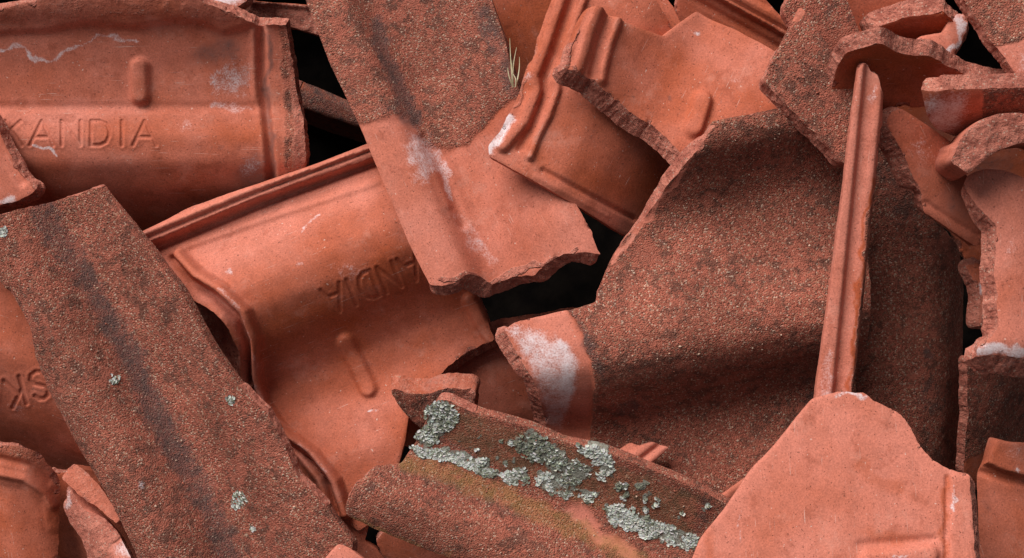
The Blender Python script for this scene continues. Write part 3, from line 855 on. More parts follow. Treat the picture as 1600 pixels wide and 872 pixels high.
# ------------------------------------------------------------------ the right half
wavy = shard('broken_roof_tile', 'big gritty double-wave tile right of centre with smooth white-stained spigot end',
    (1100, 440), 182, (0.0, 0.22), 11,
    [(300, -26), (262, 0), (232, 16), (200, 22), (150, -4), (105, -18), (55, -8), (0, 12), (-40, 29), (-80, 36), (-120, 24), (-160, -4), (-198, -22), (-240, -16), (-290, 2), (-330, 10)],
    [(1112, 190, 'c'), (1160, 180, 'b'), (1225, 169, 'b'), (1255, 172, 'b'), (1330, 200, 'b'), (1345, 300, 'b'), (1345, 700, 'b'), (1200, 800, 'b'), (1000, 800, 'b'), (890, 740, 'b'), (858, 690, 'v'),
     (850, 650, 'v'), (838, 600, 'v'), (812, 560, 'v'), (786, 514, 'b'), (835, 497, 'c'), (885, 487, 'c'), (930, 472, 'b'), (934, 452, 'b'), (952, 410, 'b'), (975, 374, 'b'), (1003, 345, 'b'), (1032, 306, 'b'), (1062, 268, 'b'), (1104, 216, 'b')],
    grit=1.0, tone=0.3, th=22, flare=0.9, jag=0.6, sigma=13, amp=1.5,
    extra=lambda a, b: -16 * sstep(-170, -330, a) * sstep(30, -60, b),
    feats=[('step', [(740, 480), (884, 480), (905, 510), (922, 560), (930, 610), (926, 670), (912, 740), (740, 740)], 4, -5, 'spigot')],
    stains_shading=[('grit', 'poly', [(740, 480), (884, 480), (905, 510), (922, 560), (930, 610), (926, 670), (912, 740), (740, 740)], 7, 0.0),
            ('tone', 'poly', [(740, 480), (884, 480), (922, 560), (926, 670), (912, 740), (740, 740)], 8, 0.8),
            ('white', 'poly', [(786, 512), (815, 510), (850, 522), (878, 540), (896, 572), (900, 600), (888, 640), (876, 672), (850, 664), (846, 620), (826, 570), (806, 540)], 14, 0.62), ('white', 'poly', [(866, 520), (900, 560), (898, 620), (884, 640), (878, 580)], 12, 0.8),
            ('dark', 'line', [(898, 490), (922, 540), (942, 600)], 14, 0.6), ('dark', 'ell', 975, 640, 26, 20, 0, 0.75), ('dark', 'ell', 990, 640, 10, 9, 0, 0.9),
            ('dark', 'ell', 1270, 600, 60, 90, 0, 0.4), ('tone', 'line', [(1125, 195), (1040, 310), (960, 420)], 22, 0.65), ('tone', 'ell', 1040, 500, 110, 40, 10, 0.65), ('tone', 'ell', 1200, 205, 40, 22, -20, 0.7),
            ('grit', 'line', [(1110, 196), (1060, 276), (1000, 354), (955, 414)], 8, 0.3), ('tone', 'line', [(1110, 196), (1060, 276), (1000, 354), (955, 414)], 8, 0.9)])

shard('broken_roof_tile', 'dark gritty tile with rounded right side behind the upright ridged bar', (1420, 480), 96, (-0.06, 0.12), 88,
    [(140, -20), (90, 6), (30, 12), (-30, 8), (-55, -2), (-75, -18), (-90, -40)],
    [(1290, 230), (1350, 190), (1390, 205), (1430, 280, 'b'), (1470, 350, 'b'), (1500, 395, 'c'), (1506, 450, 'c'), (1504, 560, 'c'), (1502, 660, 'c'), (1500, 760, 'b'), (1480, 830, 'b'), (1290, 830, 'b')],
    grit=1.0, tone=0.08, sigma=8,
    stains_shading=[('dark', 'ell', 1400, 300, 90, 110, 0, 0.45), ('dark', 'ell', 1460, 620, 40, 60, 0, 0.5), ('dark', 'ell', 1455, 552, 12, 14, 0, 0.8), ('tone', 'ell', 1430, 500, 40, 60, 30, 0.4)])

gritty_top_right = shard('broken_roof_tile', 'square gritty slab with reddish top corner left of the upright bar', (1260, 110), 274, (0.04, -0.05), 58,
    [(-70, 0), (0, 4), (60, 0)],
    [(1193, 125, 'b'), (1215, 78, 'c'), (1240, 30, 'c'), (1250, 10, 'c'), (1260, 20, 'c'), (1282, 52, 'c'), (1304, 84, 'c'), (1360, 150, 'b'), (1370, 290, 'b'), (1318, 256, 'v'), (1275, 210, 'v'), (1233, 166, 'v')],
    grit=1.0, tone=0.3, flare=0.35, th=22,
    stains_shading=[('grit', 'ell', 1247, 20, 22, 12, 40, 0.0), ('tone', 'ell', 1247, 20, 22, 12, 40, 0.6)])

shard('broken_roof_tile', 'dim gritty slab at the top edge behind the square gritty slab', (1290, 40), 215, (0.05, 0.1), 58,
    [(0, 0)], [(1222, 22), (1250, -50), (1310, -50), (1335, 30, 'c'), (1348, 60, 'c'), (1340, 110), (1290, 120), (1250, 60)], grit=1.0, tone=0.1,
    stains_shading=[('dark', 'ell', 1300, 20, 60, 50, 0, 0.35)])

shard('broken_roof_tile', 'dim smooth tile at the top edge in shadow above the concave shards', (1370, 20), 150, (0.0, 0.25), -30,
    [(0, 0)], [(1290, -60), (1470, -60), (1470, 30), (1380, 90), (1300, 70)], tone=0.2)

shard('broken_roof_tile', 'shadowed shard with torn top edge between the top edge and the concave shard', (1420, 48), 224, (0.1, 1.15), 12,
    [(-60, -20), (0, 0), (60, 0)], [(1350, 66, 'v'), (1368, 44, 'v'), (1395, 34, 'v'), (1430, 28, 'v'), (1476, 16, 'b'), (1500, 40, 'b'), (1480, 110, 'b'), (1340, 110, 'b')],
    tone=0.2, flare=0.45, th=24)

shard('broken_roof_tile', 'small pale curved shard with crusted right edge behind the concave shard', (1475, 60), 252, (-0.2, -0.35), 40,
    [(-60, -30), (-20, 0), (20, 0), (50, -12)],
    [(1410, 72, 'b'), (1438, 56, 'c'), (1474, 50, 'c'), (1484, 30, 'c'), (1498, 20, 'b'), (1512, 18, 'v'), (1511, 45, 'v'), (1498, 76, 'v'), (1482, 92, 'v'), (1440, 120, 'b'), (1400, 110, 'b')],
    tone=0.75, flare=0.6, th=18, stains_shading=[('white', 'ell', 1502, 35, 12, 26, 20, 0.8), ('white', 'line', [(1508, 30), (1500, 70), (1482, 90)], 6, 0.8), ('white', 'ell', 1430, 66, 30, 10, 0, 0.35)])

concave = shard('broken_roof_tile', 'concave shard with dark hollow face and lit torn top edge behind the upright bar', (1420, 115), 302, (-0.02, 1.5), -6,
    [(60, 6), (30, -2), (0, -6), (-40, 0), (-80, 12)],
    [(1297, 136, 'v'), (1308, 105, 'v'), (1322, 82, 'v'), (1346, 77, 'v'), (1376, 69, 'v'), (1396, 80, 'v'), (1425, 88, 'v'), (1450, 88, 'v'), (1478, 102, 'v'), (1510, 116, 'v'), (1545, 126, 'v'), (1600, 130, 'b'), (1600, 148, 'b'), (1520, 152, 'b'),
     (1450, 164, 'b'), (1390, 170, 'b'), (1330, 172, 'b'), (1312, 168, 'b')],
    tone=0.2, th=20, flare=0.35, jag=0.8, stains_shading=[('white', 'line', [(1421, 128), (1428, 112)], 2.5, 0.35)])

shard('broken_roof_tile', 'gritty slab with smooth pale lower corner in the top right corner', (1570, 50), 318, (0.05, -0.12), -52,
    [(-60, -8), (0, 4), (60, 4)],
    [(1490, -40, 'v'), (1502, -6, 'v'), (1522, 24, 'v'), (1546, 62, 'v'), (1574, 94, 'v'), (1592, 122, 'v'), (1660, 140, 'b'), (1700, -40, 'b')],
    grit=1.0, tone=0.5, flare=0.35,
    stains_shading=[('grit', 'poly', [(1540, 78), (1600, 62), (1700, 50), (1700, 160), (1560, 160)], 8, 0.0), ('tone', 'poly', [(1540, 78), (1600, 62), (1700, 50), (1700, 160), (1560, 160)], 8, 0.9), ('white', 'ell', 1598, 100, 22, 26, 0, 0.5), ('white', 'ell', 1562, 20, 16, 16, 0, 0.25)])

shard('broken_roof_tile', 'curved shard with flat torn top and pale grey left cheek at right edge', (1520, 165), 332, (-0.05, 0.95), -4,
    [(60, 0), (30, 0), (0, -3), (-30, -10), (-60, -22), (-90, -38)],
    [(1437, 139, 'v'), (1480, 140, 'v'), (1540, 140, 'v'), (1610, 138, 'v'), (1680, 136, 'b'), (1680, 210, 'b'), (1600, 214, 'b'), (1540, 216, 'b'), (1490, 212, 'b'), (1462, 200, 'b'), (1446, 174, 'b')],
    tone=0.6, th=19, flare=0.5, jag=0.6, grit=0.0,
    extra=lambda a, b: -22 * sstep(-45, -95, a),
    stains_shading=[('grit', 'poly', [(1536, 120), (1530, 240), (1720, 240), (1720, 120)], 9, 1.0), ('dark', 'poly', [(1536, 120), (1530, 240), (1720, 240), (1720, 120)], 12, 0.35), ('white', 'ell', 1478, 176, 52, 44, 0, 0.72), ('dark', 'ell', 1475, 185, 46, 30, 0, 0.3)])

shard('broken_roof_tile', 'thick arched tile end showing its torn cross-section at right edge', (1550, 220), 372, (0.0, 0.08), 0,
    [(0, 0)],
    [(1487, 252, 'b'), (1496, 226, 'c'), (1510, 205, 'c'), (1532, 188, 'c'), (1560, 178, 'c'), (1590, 176, 'c'), (1650, 186, 'c'), (1690, 220, 'b'), (1660, 240, 'c'), (1620, 222, 'c'), (1590, 224, 'c'), (1560, 235, 'c'), (1535, 252, 'c'), (1513, 272, 'b')],
    th=150, face_broken=1.0, rim_broken=0.0, tone=0.75, sweep=(30, -6), flare=0.0, edge_name='tile_side')

shard('broken_roof_tile', 'leaning smooth shard with angled lower end right of the upright bar', (1460, 280), 262, (-0.2, 0.16), -58,
    [(-70, -9), (-30, 0), (10, 3), (45, 0), (75, -9)],
    [(1384, 188, 'b'), (1391, 175, 'b'), (1406, 168, 'c'), (1450, 196, 'c'), (1495, 228, 'c'), (1520, 300, 'b'), (1545, 352, 'c'), (1540, 372, 'b'), (1527, 386, 'c'), (1490, 362, 'c'), (1447, 333, 'b'), (1436, 296, 'v'), (1414, 240, 'v'), (1398, 212, 'v')],
    tone=0.5, th=24, flare=0.8,
    feats=[('ridge', [(1446, 316), (1486, 342), (1530, 368)], 5, -2.5)],
    stains_shading=[('white', 'ell', 1440, 230, 26, 34, 30, 0.3), ('dark', 'ell', 1500, 320, 50, 50, 0, 0.5)])

shard('broken_roof_tile', 'pale smooth tile with torn left edge and whitish lower band at right edge', (1580, 420), 316, (-0.06, -0.06), 88,
    [(80, -26), (50, 0), (0, 10), (-50, 4)],
    [(1507, 288, 'b'), (1514, 272, 'c'), (1540, 264, 'c'), (1570, 266, 'c'), (1640, 296, 'b'), (1690, 400, 'b'), (1690, 570, 'w'), (1600, 560, 'w'), (1570, 556, 'w'), (1545, 556, 'w'), (1522, 560, 'b'), (1528, 542, 'b'), (1548, 530, 'v'),
     (1562, 512, 'v'), (1560, 480, 'v'), (1554, 440, 'v'), (1556, 400, 'v'), (1558, 352, 'v'), (1536, 332, 'v'), (1518, 308, 'v')],
    tone=0.85, th=28, flare=0.55,
    extra=lambda a, b: -14 * sstep(-95, -140, a),
    stains_shading=[('white', 'line', [(1515, 548), (1560, 545), (1620, 552)], 12, 0.8), ('white', 'ell', 1575, 380, 10, 40, 0, 0.25)])

shard('broken_roof_tile', 'hooked little fragment with white inner stain in the gap left of the pale tile', (1535, 460), 190, (-0.2, 0.0), 80,
    [(-40, -10), (0, 4), (40, -10)],
    [(1508, 416, 'v'), (1530, 410, 'b'), (1575, 404, 'b'), (1590, 520, 'b'), (1552, 516, 'b'), (1534, 512, 'v'), (1528, 496, 'v'), (1532, 470, 'v'), (1524, 442, 'v')],
    tone=0.5, flare=0.5, stains_shading=[('white', 'ell', 1545, 450, 16, 22, 0, 0.9), ('dark', 'ell', 1540, 415, 30, 10, 0, 0.5), ('broken', 'ell', 1540, 502, 16, 16, 0, 0.9), ('dark', 'ell', 1540, 500, 16, 12, 0, 0.6)])

shard('broken_roof_tile', 'gritty shard with reddish torn left edge in the shade at lower right', (1560, 650), 95, (-0.55, 0.35), 88,
    [(60, 0), (0, 0), (-60, -14)],
    [(1511, 562, 'b'), (1540, 556, 'b'), (1640, 600, 'b'), (1660, 760, 'b'), (1560, 790, 'b'), (1507, 740, 'v'), (1509, 700, 'v'), (1512, 640, 'v')],
    grit=0.95, tone=0.15, th=13, flare=0.4, stains_shading=[('grit', 'poly', [(1490, 722), (1560, 700), (1640, 700), (1640, 800), (1490, 800)], 8, 0.1), ('dark', 'ell', 1570, 620, 50, 60, 0, 0.3)])

bar = shard('broken_roof_tile', 'upright narrow pinkish bar with lengthwise grooves, a broken-off tile rim', (1325, 360), 302, (0.12, 0.13), 85.4,
    [(40, -2), (22, 2), (6, 7), (1, 7), (-4, -5), (-12, -2), (-20, 4), (-26, 4), (-31, -8), (-44, -26)],
    [(1272, 640, 'c'), (1275, 612, 'c'), (1291, 500, 'c'), (1308, 370, 'c'), (1322, 260, 'c'), (1333, 170, 'c'), (1342, 106, 'b'), (1346, 99, 'b'), (1356, 99, 'b'), (1360, 113, 'b'), (1371, 116, 'b'), (1374, 132, 'b'), (1380, 150, 'c'),
     (1378, 195, 'c'), (1371, 262, 'c'), (1361, 350, 'c'), (1346, 500, 'c'), (1333, 607, 'c'), (1330, 640, 'b')],
    th=24, tone=1.0, sigma=1.1, grid=1.8, jag=0.6,
    stains_shading=[('grit', 'line', [(1385, 160), (1376, 250), (1352, 440), (1334, 640)], 7, 1.0), ('white', 'line', [(1300, 560), (1285, 640)], 14, 0.45), ('white', 'ell', 1366, 150, 7, 20, 0, 0.5), ('white', 'line', [(1345, 110), (1335, 200)], 6, 0.25),
            ('tone', 'line', [(1362, 280), (1340, 470), (1322, 640)], 5, 0.1)])

pale_front = shard('broken_roof_tile', 'bright pink smooth shard with pointed top in front at lower right', (1320, 760), 338, (0.0, -0.28), 90,
    [(-215, -4), (-165, 2), (-100, 0), (0, 4), (100, 0), (200, -8), (260, -16)],
    [(1070, 930, 'c'), (1082, 872, 'c'), (1094, 842, 'c'), (1136, 790, 'c'), (1172, 735, 'c'), (1214, 692, 'c'), (1246, 650, 'c'), (1270, 622, 'c'), (1302, 614, 'b'), (1350, 612, 'b'), (1372, 630, 'b'), (1408, 646, 'b'), (1424, 668, 'b'), (1440, 700, 'b'), (1462, 718, 'b'),
     (1490, 738, 'b'), (1515, 742, 'v'), (1516, 780, 'v'), (1518, 830, 'v'), (1524, 930, 'b')],
    tone=0.85, th=22, flare=0.7, jag=0.9,
    feats=[('ridge', [(1480, 745), (1478, 930)], 5, -4), ('step', [(1484, 740), (1600, 740), (1600, 940), (1484, 940)], 4, 3, 'rim'),
           ('round', [(1360, 876), (1450, 868)], 22, 10, 'nub'), ('ridge', [(1345, 850), (1460, 842)], 10, -3)],
    stains_shading=[('white', 'line', [(1312, 616), (1350, 614)], 5, 0.6), ('white', 'line', [(1488, 758), (1492, 800)], 3, 0.6), ('tone', 'line', [(1478, 750), (1478, 900)], 7, 0.25), ('white', 'ell', 1405, 868, 18, 5, 0, 0.7),
            ('dark', 'line', [(1345, 725), (1362, 752), (1400, 765)], 9, 0.25), ('tone', 'line', [(1345, 725), (1362, 752), (1400, 768)], 14, 0.45), ('tone', 'ell', 1400, 835, 60, 14, 0, 0.4),
            ('white', 'line', [(1158, 800), (1152, 850)], 2.5, 0.5), ('tone', 'ell', 1110, 860, 12, 50, 10, 0.45)])

shard('broken_roof_tile', 'tile with thick square lip in the bottom right corner', (1580, 780), 196, (0.0, 0.06), -70,
    [(-70, -20), (-20, 4), (20, 4), (60, -20)],
    [(1554, 686, 'c'), (1640, 694, 'b'), (1680, 930, 'b'), (1540, 930, 'b'), (1530, 860, 'c'), (1528, 790, 'c'), (1527, 742, 'c')],
    tone=0.45, feats=[('step', [(1545, 660), (1700, 670), (1700, 760), (1600, 744), (1565, 735), (1534, 722)], 4, 14, 'lip'), ('ridge', [(1535, 738), (1570, 750), (1680, 768)], 9, -5)],
    stains_shading=[('white', 'ell', 1586, 728, 5, 5, 0, 0.8), ('dark', 'ell', 1545, 790, 14, 16, 0, 0.5), ('white', 'ell', 1580, 705, 30, 12, 0, 0.3)])

# ------------------------------------------------------------------ bottom middle
LICHEN_SPOTS = [(690, 650, 26, 24, 0, 230, .45), (672, 680, 28, 16, 30, 150, .45), (660, 705, 22, 9, -15, 90, .7), (690, 712, 28, 9, -15, 120, .75), (735, 722, 34, 11, -18, 170, .85),
                  (810, 748, 18, 10, 0, 90, .2), (838, 700, 36, 22, -20, 170, .12), (860, 715, 26, 16, -20, 110, .35), (895, 740, 30, 24, -20, 260, .35), (858, 752, 20, 16, 0, 160, .95), (800, 745, 14, 10, 0, 60, .8), (925, 705, 26, 10, -20, 120, .85),
                  (942, 728, 18, 22, 0, 170, .95), (880, 770, 16, 6, 0, 30, .7), (918, 774, 16, 8, -10, 45, .75), (975, 808, 28, 20, -20, 260, .85), (1010, 820, 20, 16, -20, 110, .55), (1040, 835, 28, 16, -15, 200, .8), (1075, 845, 18, 14, -10, 110, .85),
                  (1005, 760, 11, 9, 0, 40, .1), (970, 758, 11, 9, 0, 40, .1), (1010, 835, 10, 6, 0, 40, .9), (760, 735, 22, 10, -18, 70, .25)]
_r = random.Random(8)
for _i in range(46):
    _t = _r.random(); _o = _r.uniform(4, 62)
    LICHEN_SPOTS.append((668 + 420 * _t + _o * 0.35, 718 + 132 * _t - _o, _r.uniform(2.5, 7), _r.uniform(2, 5), _r.uniform(-40, 40), 9, _r.choice((.1, .5, .85))))
lichened = shard('broken_roof_tile', 'weathered tile crusted with grey-green lichen and ochre stain at bottom centre', (820, 760), 150, (0.02, -0.10), -22,
    [(130, 60), (95, 42), (60, 26), (20, 6), (-12, 0), (-45, 6), (-85, 14), (-120, 8), (-150, -8), (-190, -34)],
    [(682, 626, 'b'), (698, 624, 'b'), (741, 644, 'c'), (788, 656, 'c'), (832, 669, 'c'), (879, 690, 'c'), (940, 702, 'c'), (985, 720, 'c'), (1050, 746, 'c'), (1100, 768, 'c'), (1138, 790, 'b'), (1180, 820, 'b'), (1160, 930, 'b'), (830, 930, 'b'), (707, 873, 'v'), (651, 852, 'v'), (595, 829, 'v'),
     (545, 808, 'b'), (537, 793, 'b'), (557, 756, 'b'), (575, 740, 'b'), (590, 727, 'b'), (627, 725, 'c'), (636, 710, 'c'), (649, 692, 'c'), (666, 658, 'c')],
    grit=0.85, tone=0.42, th=18, flare=0.4, jag=0.6, amp=1.35,
    stains_shading=[('ochre', 'line', [(640, 722), (700, 742), (770, 768), (840, 800), (930, 840), (1000, 880)], 30, 0.62), ('ochre', 'poly', [(690, 630), (900, 695), (1100, 775), (1080, 850), (900, 790), (690, 690)], 12, 0.5),
            ('dark', 'line', [(590, 735), (650, 740), (720, 765), (800, 800)], 16, 0.42), ('dark', 'ell', 570, 765, 34, 22, 30, 0.4), ('dark', 'poly', [(680, 628), (900, 695), (1120, 780), (1090, 850), (880, 770), (660, 690)], 10, 0.46),
            ('tone', 'poly', [(560, 800), (650, 770), (800, 830), (900, 900), (700, 880)], 20, 0.8), ('grit', 'line', [(900, 800), (960, 850), (1020, 900)], 22, 0.35), ('tone', 'line', [(900, 800), (960, 850), (1020, 900)], 26, 0.9),
            ('ochre', 'line', [(540, 805), (600, 832), (700, 872)], 8, 0.6)]
           + [('lichen', 'ell', s[0], s[1], s[2] * 1.35, s[3] * 1.5, s[4], 0.66) for s in LICHEN_SPOTS])

shard('broken_roof_tile', 'small wedge fragment with flat top lying between centre tile and lichened tile', (680, 630), 92, (0.05, 0.45), -4,
    [(0, 0)],
    [(613, 611, 'v'), (640, 614, 'v'), (668, 615, 'v'), (690, 608, 'v'), (722, 610, 'v'), (741, 612, 'b'), (742, 650, 'b'), (700, 690, 'b'), (655, 668, 'b'), (628, 640, 'b')],
    grit=0.9, tone=0.1, th=34, flare=0.25, rim_broken=0.5, stains_shading=[('dark', 'ell', 690, 630, 50, 30, 0, 0.6), ('broken', 'poly', [(722, 600), (760, 600), (760, 660), (726, 660)], 4, 0.9)])

shard('broken_roof_tile', 'little ridged sliver showing above the top edge of the lichened tile', (1000, 715), 150, (0.0, -0.2), 38,
    [(30, -4), (16, 0), (10, 6), (2, 6), (-3, -3), (-8, 5), (-16, 5), (-22, -2), (-34, -4)],
    [(930, 735), (955, 712, 'c'), (985, 691, 'b'), (999, 697, 'b'), (1020, 690, 'b'), (1047, 698, 'c'), (1020, 722, 'c'), (985, 752), (940, 760)], th=14, tone=0.8, sigma=2.0, grid=2.2, jag=0.5)

shard('broken_roof_tile', 'narrow pale sliver tucked under the left edge of the bright pink shard', (1160, 755), 165, (0.0, -0.1), 32,
    [(14, -6), (0, 3), (-14, -8)], [(1128, 776, 'c'), (1150, 758, 'c'), (1190, 728, 'b'), (1220, 730, 'b'), (1200, 760, 'c'), (1150, 792, 'c')], th=16, tone=0.6, grit=0.2)

shard('broken_roof_tile', 'pink pointed fragment at the bottom edge right of the gritty slab', (535, 870), 150, (0.1, -0.2), 50,
    [(0, 0)], [(495, 900, 'b'), (512, 866, 'c'), (530, 848, 'c'), (548, 858, 'c'), (575, 880, 'b'), (580, 930), (490, 930)], tone=0.95)

shard('broken_roof_tile', 'shadowed smooth tile under the lower edge of the lichened tile', (640, 850), 40, (0.0, 0.25), -20,
    [(0, 0)], [(588, 846, 'b'), (612, 820, 'b'), (700, 830, 'b'), (800, 900, 'b'), (720, 960, 'b'), (600, 940, 'b'), (604, 880, 'b')], tone=0.35)

shard('broken_roof_tile', 'dim fragment left of the black hole below the lichened tile', (560, 830), 30, (-0.2, 0.1), -70,
    [(0, 0)], [(535, 790), (578, 815, 'c'), (570, 846, 'c'), (590, 858), (620, 900), (520, 900)], tone=0.4, stains_shading=[('broken', 'ell', 560, 840, 30, 30, 0, 0.4)])

# ------------------------------------------------------------------ top left and dark gaps
shard('broken_roof_tile', 'pale whitish fragment at the top edge above the KANDIA tile', (345, -5), 20, (0.0, -0.2), -20,
    [(0, 0)], [(300, -50), (420, -50), (385, 0, 'b'), (364, 14, 'b'), (352, 20, 'b'), (334, 10), (310, 0)], tone=0.95, stains_shading=[('white', 'ell', 345, 0, 40, 24, 0, 0.85)])

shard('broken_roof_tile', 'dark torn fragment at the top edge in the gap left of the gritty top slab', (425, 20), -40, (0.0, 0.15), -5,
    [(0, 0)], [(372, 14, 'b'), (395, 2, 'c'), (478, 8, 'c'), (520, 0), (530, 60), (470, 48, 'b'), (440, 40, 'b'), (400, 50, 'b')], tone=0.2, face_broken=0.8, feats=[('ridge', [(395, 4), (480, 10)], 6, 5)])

shard('broken_roof_tile', 'narrow tile edge with painted-in shade crossing the black gap left of the gritty top slab', (515, 180), -300, (0.2, 1.0), -25,
    [(20, -6), (6, 4), (-4, 4), (-14, -8), (-40, -30)], [(440, 130), (468, 138, 'c'), (510, 155, 'c'), (580, 186, 'c'), (600, 230), (540, 222, 'c'), (485, 196), (440, 180)], tone=0.0, grit=0.6, sigma=4, stains_shading=[('dark', 'ell', 515, 180, 160, 100, 0, 0.7)])  # shade of the gap painted in by tone and dark mask

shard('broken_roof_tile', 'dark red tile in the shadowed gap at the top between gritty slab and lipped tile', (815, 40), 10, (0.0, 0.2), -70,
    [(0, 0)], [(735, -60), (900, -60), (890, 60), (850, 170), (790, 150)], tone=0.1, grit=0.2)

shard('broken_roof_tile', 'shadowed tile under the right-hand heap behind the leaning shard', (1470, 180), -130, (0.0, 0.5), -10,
    [(0, 0)], [(1380, 140), (1460, 120), (1640, 160), (1640, 420), (1540, 460), (1450, 300)], tone=0.15, stains_shading=[('dark', 'ell', 1500, 250, 150, 150, 0, 0.6)])

# ------------------------------------------------------------------ lichen crusts
def lichen(sh, clusters, seed):
    rng = random.Random(seed)
    spots = []
    for (cx, cy, rx, ry, ang, n, pale) in clusters:
        ca, sa = math.cos(math.radians(ang)), math.sin(math.radians(ang))
        for _ in range(int(n * 2.2)):
            r = math.sqrt(rng.random()); t = rng.uniform(0, 2 * math.pi)
            u, v = r * rx * math.cos(t), r * ry * math.sin(t)
            spots.append((cx + u * ca - v * sa, cy - (u * sa + v * ca), r, pale))
    q_ = np.array(spots)
    keep = fbm(q_[:, 0] / 10.0, q_[:, 1] / 10.0, seed=seed, octaves=3) > -0.25 + 0.6 * (q_[:, 2] - 0.6)
    q_ = q_[keep]
    A, Bv = sh['to_local'](q_[:, 0], q_[:, 1])
    H = sh['base_h'](A, Bv)
    co, fa, cols = [], [], []
    k = 6
    for a, b, h, (x, y, r, pale) in zip(A, Bv, H, q_):
        p = Vector((a, b, h + rng.uniform(0.3, 0.9)))
        rad = rng.uniform(1.0, 3.6)
        tilt = Vector((rng.gauss(0, .25), rng.gauss(0, .25), 1)).normalized()
        q = Vector((0, 0, 1)).rotation_difference(tilt)
        i0 = len(co)
        c = rng.uniform(0.8, 1.15)
        base = (0.55, 0.55, 0.495) if rng.random() < pale else (0.20, 0.20, 0.15)
        base = tuple(w * c for w in base)
        co.append(tuple(p + Vector((0, 0, -0.6)))); cols.append(tuple(w * 0.8 for w in base))
        ph = rng.random() * 6
        for m in range(k):
            rr = rad * rng.uniform(0.6, 1.25)
            w = q @ Vector((rr * math.cos(ph + m * 2 * math.pi / k), rr * math.sin(ph + m * 2 * math.pi / k), rng.uniform(-0.1, 0.3)))
            co.append(tuple(p + w)); cols.append(tuple(min(1, w_ * rng.uniform(1.0, 1.3)) for w_ in base))
        for m in range(k):
            fa.append((i0, i0 + 1 + m, i0 + 1 + (m + 1) % k))
    me_cols = np.ones((len(co), 4)); me_cols[:, :3] = np.array(cols)
    o = mesh_part('lichen', np.array(co), fa, None, {'flake': me_cols}, sh['root'], LICHEN)
    o['kind'] = 'stuff'
    o['label'] = 'grey-green crusty lichen'

lichen(lichened, LICHEN_SPOTS, 11)
lichen(gritty_left, [(374, 782, 12, 15, 0, 75, .55), (178, 592, 9, 8, -30, 34, .6), (360, 625, 6, 6, 0, 18, .6), (4, 362, 7, 9, 0, 34, .95), (395, 826, 5, 4, 0, 12, .6)], 12)

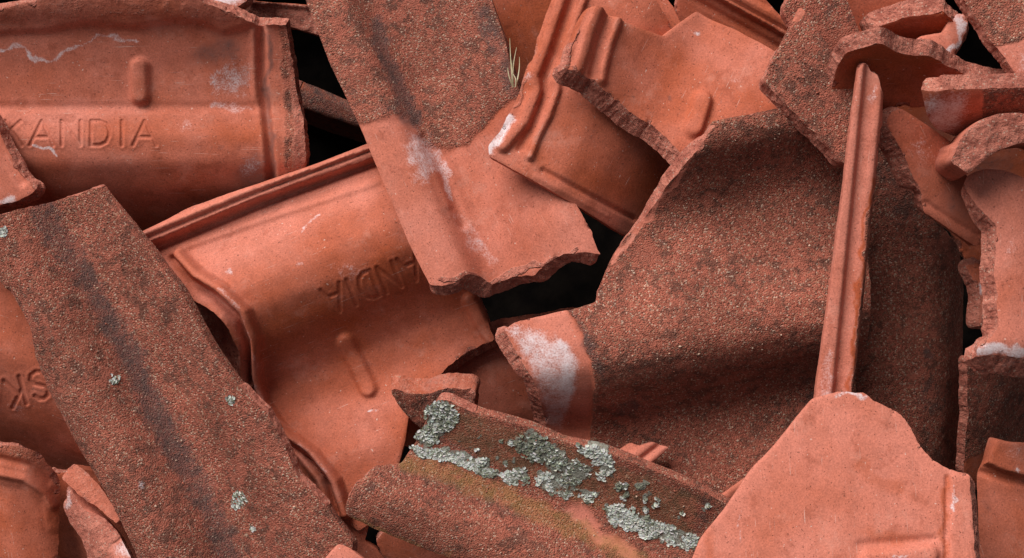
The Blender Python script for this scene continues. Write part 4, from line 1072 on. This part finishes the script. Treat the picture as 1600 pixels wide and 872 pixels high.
# ------------------------------------------------------------------ loose grit bedded on the sanded faces
def grains(sh, n, seed, lo=0.7, hi=1.6, pale=0.5, bare=None):
    rng = np.random.RandomState(seed)
    o = np.array(sh['out'])
    x = rng.uniform(o[:, 0].min(), o[:, 0].max(), n * 4); y = rng.uniform(o[:, 1].min(), o[:, 1].max(), n * 4)
    ok = (signed(x, y, sh['out']) > 5) & (x > -20) & (x < 1620) & (y > -20) & (y < 892)
    ok &= fbm(x / 40, y / 40, seed=seed, octaves=3) > rng.uniform(-1.0, 0.5, len(x))
    if bare:
        ok &= signed(x, y, bare) < -4
    x, y = x[ok][:n], y[ok][:n]
    A, Bv = sh['to_local'](x, y)
    H = sh['base_h'](A, Bv)
    co, fa, cols = [], [], []
    for a, b, h in zip(A, Bv, H):
        r = rng.uniform(lo, hi) * (1.6 if rng.rand() < 0.06 else 1.0)
        i0 = len(co)
        d = rng.uniform(0.6, 1.25, 6) * r
        th_ = rng.uniform(0, 6.28)
        c_, s_ = math.cos(th_), math.sin(th_)
        for (ux, uy, uz), q in zip(((1, 0, 0), (0, 1, 0), (-1, 0, 0), (0, -1, 0), (0, 0, 1), (0, 0, -1)), d):
            co.append((a + (ux * c_ - uy * s_) * q, b + (ux * s_ + uy * c_) * q, h + 0.25 * r + uz * q * 0.8))
        base = np.array([0.56, 0.38, 0.28]) * rng.uniform(0.7, 1.15) if rng.rand() < pale else np.array([0.40, 0.13, 0.085]) * rng.uniform(0.5, 1.3)
        cols += [base] * 6
        for m in range(4):
            fa += [(i0 + m, i0 + (m + 1) % 4, i0 + 4), (i0 + (m + 1) % 4, i0 + m, i0 + 5)]
    mc = np.ones((len(co), 4)); mc[:, :3] = np.array(cols)
    ob = mesh_part('sand_grit', np.array(co), fa, None, {'flake': mc}, sh['root'], LICHEN, smooth=False)
    ob['kind'] = 'stuff'
for sh_, n_, sd_, bare_ in ((gritty_left, 800, 31, None), (gritty_top, 320, 32, [(500, 190), (578, 180), (628, 170), (650, 190), (700, 225), (770, 165), (1000, 130), (1000, 500), (500, 500)]),
                            (wavy, 650, 33, [(740, 470), (890, 470), (932, 560), (938, 670), (920, 750), (740, 750)]), (gritty_top_right, 120, 34, None), (lichened, 300, 35, None)):
    grains(sh_, n_, sd_, pale=0.38, bare=bare_)

# ------------------------------------------------------------------ dry grass
def grass():
    rng = random.Random(4)
    root = bpy.data.objects.new('dry_grass', None)
    COL.objects.link(root)
    k = (DIST - 150) / DIST
    org = np.array([(803 - 800) * k, (436 - 132) * k, 150.0])
    mw = Matrix(FRAME.tolist()).to_4x4(); mw.translation = Vector(BASE + FRAME @ org * S)
    root.matrix_world = mw
    root['label'] = 'tuft of dry straw-coloured grass caught beside the lipped tile'
    root['category'] = 'grass'; root['kind'] = 'thing'
    tips = [(-6, 72, 0), (-3, 40, 3), (8, 44, -2), (-9, 28, 2), (4, 58, 4), (-2, 20, 0)]
    for (tx, ty, tz) in tips:
        bx, bz = rng.uniform(-2, 3), rng.uniform(-4, 4)
        co, fa = [], []
        n = 8
        bend = rng.uniform(-4, 4)
        for i in range(n + 1):
            t = i / n
            x = bx + (tx - bx) * t + bend * math.sin(math.pi * t); y = ty * t - 4; z = bz + tz * t + 4 * math.sin(math.pi * t)
            r = 1.5 * (1 - 0.75 * t)
            for m in range(4):
                co.append((x + r * math.cos(m * math.pi / 2), y, z + r * math.sin(m * math.pi / 2)))
        for i in range(n):
            for m in range(4):
                a, b = i * 4 + m, i * 4 + (m + 1) % 4
                fa += [(a, b, b + 4), (a, b + 4, a + 4)]
        mesh_part('blade', np.array(co), fa, None, {}, root, STRAW)
grass()
